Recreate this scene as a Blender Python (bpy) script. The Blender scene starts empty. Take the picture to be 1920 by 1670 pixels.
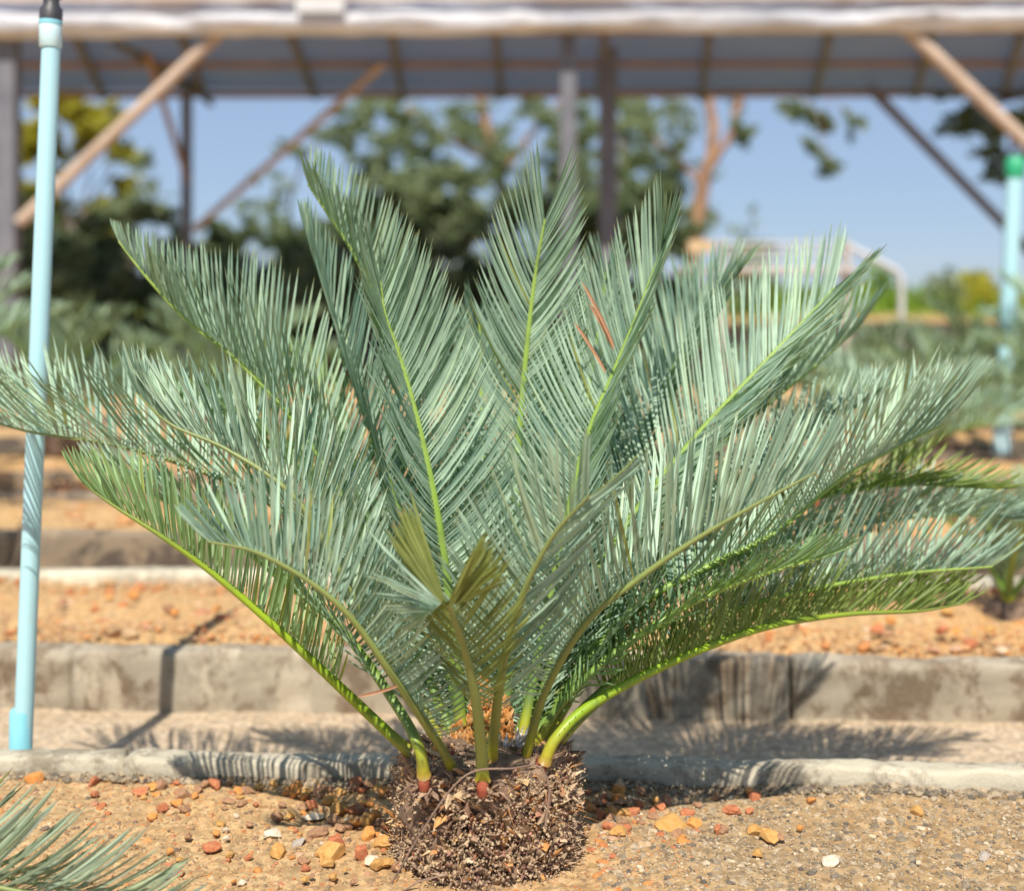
import bpy, math, random
import numpy as np
from mathutils import Vector, noise
random.seed(7)
RNG = np.random.default_rng(11)
sc = bpy.context.scene
COL = sc.collection
R = math.radians

# ------------------------------------------------------------------ camera
FPX = 2470.0            # focal length in photograph pixels (1920 wide)
HZ = 560.0              # horizon row
CAMH = 0.54
cam = bpy.data.cameras.new('camera')
camo = bpy.data.objects.new('camera', cam); COL.objects.link(camo)
camo.location = (0, 0, CAMH); camo.rotation_euler = (R(90), 0, 0)
cam.sensor_width = 36; cam.lens = FPX / 1920 * 36
cam.shift_y = -(835 - HZ) / 1920
cam.clip_start = 0.02; cam.clip_end = 5000
cam.dof.use_dof = True; cam.dof.focus_distance = 1.28; cam.dof.aperture_fstop = 3.1
sc.camera = camo

def P(px, py, Y):       # photograph pixel at distance Y -> world point
    return np.array([(px - 960) / FPX * Y, Y, CAMH - (py - HZ) / FPX * Y])

# ------------------------------------------------------------------ light
SUN_EL = 55.0; SUN_HEAD = 6.0     # elevation; heading of shadows, right of straight ahead
w = bpy.data.worlds.new('World'); sc.world = w; w.use_nodes = True
nt = w.node_tree; nt.nodes.clear()
sky = nt.nodes.new('ShaderNodeTexSky'); sky.sky_type = 'NISHITA'; sky.sun_disc = False
sky.sun_elevation = R(SUN_EL); sky.sun_rotation = R(180 + SUN_HEAD)
sky.altitude = 1500; sky.air_density = 1.0; sky.dust_density = 0.5; sky.ozone_density = 1.6
bg = nt.nodes.new('ShaderNodeBackground'); bg.inputs[1].default_value = 0.08
wo = nt.nodes.new('ShaderNodeOutputWorld')
tint = nt.nodes.new('ShaderNodeMix'); tint.data_type = 'RGBA'; tint.blend_type = 'MULTIPLY'; tint.inputs[0].default_value = 1
tint.inputs[7].default_value = (.80, .85, 1.0, 1)      # a clearer, bluer dry-season air than the model's
nt.links.new(sky.outputs[0], tint.inputs[6]); hz_ = nt.nodes.new('ShaderNodeMix'); hz_.data_type = 'RGBA'; hz_.inputs[0].default_value = .62
hz_.inputs[7].default_value = (3.9, 5.1, 6.9, 1)       # even dry-season haze filling the sky
nt.links.new(tint.outputs[2], hz_.inputs[6]); nt.links.new(hz_.outputs[2], bg.inputs[0]); nt.links.new(bg.outputs[0], wo.inputs[0])
sl = bpy.data.lights.new('sun', 'SUN'); sl.energy = 5.0; sl.angle = R(0.5); sl.color = (1.0, 0.93, 0.82)
so = bpy.data.objects.new('sun', sl); COL.objects.link(so)
hd = R(SUN_HEAD); el = R(SUN_EL)
so.rotation_euler = Vector((math.sin(hd) * math.cos(el), math.cos(hd) * math.cos(el), -math.sin(el))).to_track_quat('-Z', 'Y').to_euler()
so.location = (-1, -3, 5)
sc.view_settings.view_transform = 'Standard'; sc.view_settings.look = 'None'
sc.view_settings.gamma = 1; sc.view_settings.use_curve_mapping = False
sc.view_settings.exposure = 0.42

# ------------------------------------------------------------------ helpers
def link(o, parent=None):
    COL.objects.link(o)
    if parent is not None: o.parent = parent
    return o
def tag(o, label=None, cat=None, group=None, kind=None):
    if label: o['label'] = label
    if cat: o['category'] = cat
    if group: o['group'] = group
    if kind: o['kind'] = kind
    return o
def empty(name, loc=(0, 0, 0), rz=0):
    o = bpy.data.objects.new(name, None); o.location = tuple(loc); o.rotation_euler = (0, 0, rz)
    o.empty_display_size = 0.05
    return link(o)
def mesh(name, V, F, m, parent=None, smooth=True, attrs=None):
    me = bpy.data.meshes.new(name)
    V = np.asarray(V, dtype=float)
    me.from_pydata(V.tolist(), [], F.tolist() if hasattr(F, 'tolist') else F)
    if smooth: me.polygons.foreach_set('use_smooth', [True] * len(me.polygons))
    if attrs:
        for k, a in attrs.items():
            at = me.attributes.new(k, 'FLOAT', 'POINT'); at.data.foreach_set('value', np.asarray(a, dtype=np.float32))
    me.materials.append(m); me.update()
    o = bpy.data.objects.new(name, me)
    if parent is not None and parent.type == 'EMPTY' and parent.location.length > 0:
        # geometry is given in world space: bring it into the parent's frame
        L = np.array(parent.location); a = -parent.rotation_euler.z
        Q = V - L; c, s = math.cos(a), math.sin(a)
        Q = np.stack([Q[:, 0] * c - Q[:, 1] * s, Q[:, 0] * s + Q[:, 1] * c, Q[:, 2]], 1)
        me.vertices.foreach_set('co', Q.ravel())
        me.update()
    return link(o, parent)
def unit(a): return a / np.maximum(np.linalg.norm(a, axis=-1, keepdims=True), 1e-9)
def dot(a, b): return (a * b).sum(-1, keepdims=True)

class MB:
    """collects shapes for one mesh"""
    def __init__(s): s.V = []; s.F = []; s.n = 0
    def add(s, V, F):
        s.V.append(np.asarray(V, float)); s.F += [tuple(i + s.n for i in f) for f in F]; s.n += len(V)
    def box(s, a, b, wd, ht, up=(0, 0, 1)):
        a = np.array(a, float); b = np.array(b, float); d = unit(b - a)
        sd = unit(np.cross(d, np.array(up, float))); u = np.cross(sd, d)
        V = []
        for p in (a, b):
            for i, j in ((-1, -1), (1, -1), (1, 1), (-1, 1)): V.append(p + sd * wd / 2 * i + u * ht / 2 * j)
        s.add(V, [(0, 3, 2, 1), (4, 5, 6, 7), (0, 1, 5, 4), (1, 2, 6, 5), (2, 3, 7, 6), (3, 0, 4, 7)])
    def tube(s, pts, rad, n=10, cap=True):
        pts = np.array(pts, float); m = len(pts); rad = np.broadcast_to(np.array(rad, float), (m,))
        T = unit(np.gradient(pts, axis=0))
        ref = np.array([0, 0, 1.0]) if abs(T[0, 2]) < .9 else np.array([1.0, 0, 0])
        V = []; F = []
        for k in range(m):
            a = unit(np.cross(T[k], ref)); b = np.cross(T[k], a)
            for i in range(n):
                t = 2 * math.pi * i / n
                V.append(pts[k] + rad[k] * (a * math.cos(t) + b * math.sin(t)))
        for k in range(m - 1):
            for i in range(n):
                j = (i + 1) % n
                F.append((k * n + i, k * n + j, (k + 1) * n + j, (k + 1) * n + i))
        if cap:     # caps carry their own ring so the side stays cylindrical under smooth shading
            V += V[:n] + V[(m - 1) * n:m * n]
            F += [tuple(m * n + i for i in range(n - 1, -1, -1)), tuple((m + 1) * n + i for i in range(n))]
        s.add(V, F)
    def build(s, name, m, parent=None, smooth=False):
        o = mesh(name, np.concatenate(s.V), s.F, m, parent, smooth)
        return o
def fractal(x, y, z, oct=4, f=1.0, off=0.0):
    return noise.fractal(Vector((x * f + off, y * f, z * f)), 1.0, 2.0, oct)

# ------------------------------------------------------------------ materials
class NT:
    def __init__(s, name, rough=0.8):
        s.m = bpy.data.materials.new(name); s.m.use_nodes = True
        s.t = s.m.node_tree; s.b = s.t.nodes['Principled BSDF']; s.out = s.t.nodes['Material Output']
        s.b.inputs['Roughness'].default_value = rough
        s.tc = s.t.nodes.new('ShaderNodeTexCoord')
    def n(s, typ, **kw):
        nd = s.t.nodes.new(typ)
        for k, v in kw.items(): setattr(nd, k, v)
        return nd
    def l(s, a, b): s.t.links.new(a, b)
    def noise(s, scale, detail=6, rough=.6, coord='Object', sc3=None):
        nd = s.n('ShaderNodeTexNoise'); nd.inputs['Scale'].default_value = scale
        nd.inputs['Detail'].default_value = detail; nd.inputs['Roughness'].default_value = rough
        src = s.tc.outputs[coord]
        if sc3:
            mp = s.n('ShaderNodeMapping'); mp.inputs['Scale'].default_value = sc3
            s.l(src, mp.inputs[0]); src = mp.outputs[0]
        s.l(src, nd.inputs['Vector']); return nd.outputs['Fac']
    def voro(s, scale, feat='F1', out='Distance'):
        nd = s.n('ShaderNodeTexVoronoi', feature=feat); nd.inputs['Scale'].default_value = scale
        s.l(s.tc.outputs['Object'], nd.inputs['Vector']); return nd.outputs[out]
    def ramp(s, fac, stops, interp='LINEAR'):
        nd = s.n('ShaderNodeValToRGB'); cr = nd.color_ramp; cr.interpolation = interp
        while len(cr.elements) < len(stops): cr.elements.new(.5)
        for e, (p, c) in zip(cr.elements, stops): e.position = p; e.color = (*c, 1) if len(c) == 3 else c
        s.l(fac, nd.inputs[0]); return nd.outputs[0]
    def mix(s, fac, a, b, mode='MIX'):
        nd = s.n('ShaderNodeMix', data_type='RGBA', blend_type=mode)
        for i, v in ((0, fac), (6, a), (7, b)):
            if isinstance(v, (int, float)): nd.inputs[i].default_value = v
            elif isinstance(v, tuple): nd.inputs[i].default_value = (*v, 1)
            else: s.l(v, nd.inputs[i])
        return nd.outputs[2]
    def attr(s, name):
        return s.n('ShaderNodeAttribute', attribute_name=name).outputs['Fac']
    def bump(s, h, strength=.5, dist=.01):
        nd = s.n('ShaderNodeBump'); nd.inputs['Strength'].default_value = strength; nd.inputs['Distance'].default_value = dist
        s.l(h, nd.inputs['Height']); s.l(nd.outputs[0], s.b.inputs['Normal'])
    def col(s, c):
        if isinstance(c, tuple): s.b.inputs['Base Color'].default_value = (*c, 1)
        else: s.l(c, s.b.inputs['Base Color'])
def simple(name, c1, c2, scale=30, rough=.8, bump=0.0, dist=.003, detail=6, metallic=0):
    t = NT(name, rough); f = t.noise(scale, detail)
    t.col(t.ramp(f, [(.3, c1), (.7, c2)]))
    t.b.inputs['Metallic'].default_value = metallic
    if bump: t.bump(t.noise(scale * 2, 8, .7), bump, dist)
    return t.m

def soil_mat(name, A, B, C, D, big=2.2):
    t = NT(name, .95)
    f1 = t.noise(big, 5); f2 = t.noise(60, 8, .7); f3 = t.voro(140, out='Color')
    c = t.ramp(f1, [(.35, A), (.5, B), (.68, C)])
    c = t.mix(t.ramp(f2, [(.42, (0, 0, 0)), (.62, (1, 1, 1))]), c, D)
    bw = t.n('ShaderNodeRGBToBW'); t.l(f3, bw.inputs[0]); c = t.mix(.6, c, t.mix(1.0, c, t.ramp(bw.outputs[0], [(.2, (.5, .5, .5)), (.8, (1.25, 1.22, 1.18))]), 'MULTIPLY'))
    if name == 'tan soil':      # the right half of the near bed is covered with darker, greyer grit
        sp = t.n('ShaderNodeSeparateXYZ'); t.l(t.tc.outputs['Object'], sp.inputs[0])
        mr = t.n('ShaderNodeMapRange'); mr.inputs[1].default_value = -.02; mr.inputs[2].default_value = .22; t.l(sp.outputs[0], mr.inputs[0])
        c = t.mix(mr.outputs[0], c, t.mix(1.0, c, (.80, .80, .82), 'MULTIPLY'))
    t.col(c); t.bump(t.noise(170, 8, .75), .8, .004)
    return t.m
M = {}
M['soil'] = soil_mat('tan soil', (.53, .315, .125), (.48, .30, .135), (.34, .24, .13), (.60, .42, .22))
M['soil_far'] = soil_mat('orange soil', (.57, .28, .095), (.52, .30, .12), (.43, .27, .13), (.60, .41, .20), 1.2)
M['path'] = soil_mat('pale path', (.52, .40, .27), (.46, .34, .22), (.38, .29, .19), (.58, .47, .34), 3.0)

def leaf_mat(name, A, B, tip, trans, tf=.28, rough=.42):
    t = NT(name, rough)
    r = t.attr('tint'); a = t.attr('along')
    c = t.ramp(r, [(0.0, A), (.55, B), (.93, tuple(x * 1.35 for x in B)), (1.0, (.30, .33, .09))])
    nz = t.noise(45, 4)
    c = t.mix(t.ramp(nz, [(.45, (0, 0, 0)), (.75, (.5, .5, .5))]), c, tuple(x * .72 for x in A))
    c = t.mix(t.ramp(a, [(.93, (0, 0, 0)), (1.0, (1, 1, 1))]), c, tip)
    t.col(c)
    t.b.inputs['Specular IOR Level'].default_value = .34
    tr = t.n('ShaderNodeBsdfTranslucent'); tr.inputs[0].default_value = (*trans, 1)
    mx = t.n('ShaderNodeMixShader'); mx.inputs[0].default_value = tf
    t.l(t.b.outputs[0], mx.inputs[1]); t.l(tr.outputs[0], mx.inputs[2]); t.l(mx.outputs[0], t.out.inputs[0])
    return t.m
M['leaf'] = leaf_mat('glaucous leaflets', (.15, .25, .20), (.37, .50, .375), (.33, .30, .12), (.24, .48, .09), .2, .46)
M['leaf_green'] = leaf_mat('greener leaflets', (.16, .26, .17), (.27, .40, .20), (.38, .32, .10), (.32, .58, .05), .34)
M['leaf_olive'] = leaf_mat('olive leaflets', (.15, .19, .05), (.24, .28, .08), (.36, .25, .08), (.30, .34, .03), .32)
M['leaf_moss'] = leaf_mat('moss green leaflets', (.12, .18, .05), (.21, .29, .08), (.36, .23, .07), (.30, .42, .04), .34)
M['leaf_far'] = leaf_mat('far row leaflets', (.12, .18, .12), (.21, .29, .17), (.3, .3, .15), (.18, .3, .08), .22)
M['leaf_grey'] = leaf_mat('grey green leaflets', (.15, .18, .15), (.26, .33, .22), (.20, .14, .14), (.25, .38, .10))
M['leaf_dry'] = leaf_mat('dry leaflets', (.55, .27, .16), (.62, .33, .2), (.4, .2, .1), (.6, .3, .15), .25, .7)
def stalk_mat(name, base, mid, tip):
    t = NT(name, .42); s = t.attr('along')
    c = t.ramp(s, [(0, (.30, .16, .04)), (.02, (.40, .36, .03)), (.05, (.30, .34, .03)), (.09, base), (.5, mid), (1, tip)])
    nz = t.noise(60, 5)
    t.col(t.mix(t.ramp(nz, [(.5, (0, 0, 0)), (.8, (.6, .6, .6))]), c, (.10, .15, .06)))
    return t.m
M['stalk'] = stalk_mat('green stalk', (.12, .21, .04), (.22, .34, .05), (.30, .42, .09))
M['stalk_olive'] = stalk_mat('olive stalk', (.19, .22, .05), (.20, .25, .07), (.20, .24, .08))
M['stalk_lime'] = stalk_mat('lime stalk', (.22, .34, .015), (.26, .38, .015), (.16, .2, .04))

# ------------------------------------------------------------------ fronds
def catmull(pts, n):
    pts = np.array(pts, float)
    e = np.vstack([2 * pts[0] - pts[1], pts, 2 * pts[-1] - pts[-2]])
    d = np.r_[0, np.cumsum(np.linalg.norm(np.diff(pts, axis=0), axis=1))]
    S = np.linspace(0, d[-1], n); out = []
    for s in S:
        i = min(np.searchsorted(d, s, side='right') - 1, len(pts) - 2); u = (s - d[i]) / (d[i + 1] - d[i])
        p0, p1, p2, p3 = e[i], e[i + 1], e[i + 2], e[i + 3]
        out.append(.5 * (2 * p1 + (p2 - p0) * u + (2 * p0 - 5 * p1 + 4 * p2 - p3) * u * u + (3 * p1 - p0 - 3 * p2 + p3) * u ** 3))
    return np.array(out), S
def leaflets(p0, D, C, L, W, Wv, tint, K=7, fold=.32, cut=None):
    """p0,D,C,Wv (m,3); L,W,tint (m,) -> verts, faces, attrs for tapered folded blades"""
    m = len(p0); t = np.linspace(0, 1, K) ** .85
    T = t[None, :, None]
    ctr = p0[:, None] + L[:, None, None] * (T * D[:, None] + .5 * T * T * C[:, None])
    dirs = unit(D[:, None] + T * C[:, None])
    Wn = Wv[:, None] - dot(np.broadcast_to(Wv[:, None], dirs.shape), dirs) * dirs
    Wn = unit(Wn); nn = np.cross(dirs, Wn)
    prof = np.minimum(1, .55 + t * 5) * np.where(t > .6, 1 - (np.clip(t - .6, 0, 1) / .4) ** 3.2 * .93, 1)
    hw = (W[:, None] * prof[None] / 2)[..., None]
    V = np.stack([ctr - Wn * hw + nn * hw * fold, ctr - nn * hw * fold, ctr + Wn * hw + nn * hw * fold], 2).reshape(-1, 3)
    base = (np.arange(m) * K * 3)[:, None]
    k = np.arange(K - 1)[None] * 3
    b = (base + k)
    F = np.concatenate([np.stack([b, b + 1, b + 4, b + 3], -1).reshape(-1, 4), np.stack([b + 1, b + 2, b + 5, b + 4], -1).reshape(-1, 4)])
    al = np.repeat(np.tile(t, m), 3); ti = np.repeat(tint, K * 3)
    return V, F, al, ti

def interp(s, tab):
    return np.interp(s, [a for a, _ in tab], [b for _, b in tab])

LS = .815
def frond(root, pts, Lmax, axis, start=.15, space=.0041, width=.0030, ang=((0, 78), (.25, 58), (.6, 46), (1, 18)),
          keel=((0, 8), (.2, 25), (.6, 38), (1, 25)), lenp=((0, .45), (.15, .78), (.45, 1), (.8, .86), (1, .46)),
          kl=0, kr=0, twist=0.0, curl=.15, up=.15, mat='leaf', stalk='stalk', seed=0, mess=1.0, r0=.0040, label=None, gaps=(),
          rv=None, sides=(-1, 1), dead=0, bow=0.0, tintb=0.0, K=7, spine=True, name='frond', r1=.0011):
    rg = np.random.default_rng(100 + seed)
    C, S = catmull(pts, 70); tot = S[-1]
    Tn = unit(np.gradient(C, axis=0))
    if rv is None:
        rv = C[-1] - np.array(axis); rv[2] = 0
    rv = unit(np.array(rv, float))
    U = unit(-rv + np.array([0, 0, 1.0]))
    N = unit(U[None] - dot(np.broadcast_to(U, Tn.shape), Tn) * Tn)
    tw = np.radians(np.broadcast_to(np.array(twist, float), (1,)))[0] if np.isscalar(twist) else None
    if tw is None:
        twa = np.radians(interp(S / tot, twist))
    else: twa = np.full(len(S), tw)
    B = np.cross(Tn, N)
    N = N * np.cos(twa)[:, None] + B * np.sin(twa)[:, None]
    Sd = np.cross(Tn, N)
    allp = []
    n = int(tot * (1 - start) / space)
    for sd in sides:
        q = (np.arange(n) + .5 + rg.normal(0, .12 * mess, n) + .25 * sd) / n
        q = np.clip(q, 0, 1)
        keep = rg.random(n) > .012
        for g0, g1 in gaps: keep &= ~((q > g0) & (q < g1))
        q = q[keep]; m = len(q)
        s = (start + q * (1 - start)) * tot
        idx = np.clip(s / tot * (len(S) - 1), 0, len(S) - 1.001); i0 = idx.astype(int); fr = (idx - i0)[:, None]
        lp = lambda A: A[i0] * (1 - fr) + A[i0 + 1] * fr
        p = lp(C); T = unit(lp(Tn)); Nn = unit(lp(N)); SS = unit(lp(Sd))
        # slow wander so neighbours move together in tufts
        ph = rg.random(3) * 6.28
        wander = (np.sin(q * 23 + ph[0]) + np.sin(q * 51 + ph[1])) * 1.6 * mess
        a = np.radians(interp(q, ang) + wander + rg.normal(0, 2.0 * mess, m))
        kb = np.radians(interp(q, keel) + (kl if sd < 0 else kr) * np.minimum(1, q * 4) + rg.normal(0, 3.5 * mess, m) + np.sin(q * 31 + ph[2]) * 2.5 * mess)
        side = SS * sd * np.cos(kb)[:, None] + Nn * np.sin(kb)[:, None]
        D = unit(T * np.cos(a)[:, None] + side * np.sin(a)[:, None])
        lowq = np.exp(-q / .10)[:, None]
        Cv = T * (curl * (1 - q * .5))[:, None] + np.array([0, 0, 1.0]) * (up + .55 * lowq * rg.normal(.5, .4, (m, 1))) + Nn * (.16 + bow) \
            + rg.normal(0, .07 * mess, (m, 3)) * (1 + 1.6 * lowq)
        L = LS * Lmax * interp(q, lenp) * (1 + rg.normal(0, .045 * mess, m))
        W = width * (.75 + .25 * np.minimum(1, q * 5)) * (1 + rg.normal(0, .07, m)) * np.where(q > .9, .85, 1)
        Wv = T + SS * rg.normal(0, .3, m)[:, None] + Nn * (rg.normal(0, .38, m) + .15)[:, None]
        tint = np.clip(.52 + rg.normal(0, .25, m) + .12 * np.sin(q * 17 + ph[1]) + tintb, 0, .95)
        tint = np.where(rg.random(m) < .012, 1.0, tint)
        pr = r0 * (1 - s / tot) * .5
        allp.append([p + side * pr[:, None], D, Cv, L, W, Wv, tint])
    arr = [np.concatenate(x) for x in zip(*allp)]
    V, F, al, ti = leaflets(*arr, K=K)
    fo = mesh(name, V, F, M[mat], root, True, {'along': al, 'tint': ti})
    if label: fo['label'] = label
    # stalk
    u = S / tot
    rad = r0 * (1 - u) ** .75 + r1
    rad *= 1 + .28 * np.exp(-u / .02)
    ns = 8; th = np.arange(ns) / ns * 2 * np.pi
    ring = (Sd[:, None] * np.cos(th)[None, :, None] * 1.05 + N[:, None] * np.sin(th)[None, :, None] * .9)
    SV = (C[:, None] + ring * rad[:, None, None]).reshape(-1, 3); SF = []
    for k in range(len(S) - 1):
        for i in range(ns):
            j = (i + 1) % ns; SF.append((k * ns + i, k * ns + j, (k + 1) * ns + j, (k + 1) * ns + i))
    SF.append(tuple(range(ns))); al2 = list(np.repeat(u, ns))
    SV = list(SV)
    if spine:  # short thorns on the bare lower stalk
        for k in range(18):
            sp = start * (.25 + .8 * k / 18); i = int(sp * (len(S) - 1)); sg = 1 if k % 2 else -1
            p = C[i] + Sd[i] * sg * rad[i] * .9; L = .0045
            b = len(SV)
            SV += [p + Tn[i] * .0012, p - Tn[i] * .0012, p + N[i] * .0012, p + Sd[i] * sg * L + N[i] * .002]
            al2 += [.4] * 4; SF += [(b, b + 1, b + 3), (b + 1, b + 2, b + 3), (b + 2, b, b + 3)]
    # parent: sub-part of the frond (same frame)
    so_ = mesh('stalk', SV, SF, M[stalk], None, True, {'along': al2})
    if root is not None and root.location.length > 0:
        for v in so_.data.vertices: v.co -= root.location
    so_.parent = fo
    return fo, C, Tn, N, Sd

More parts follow.
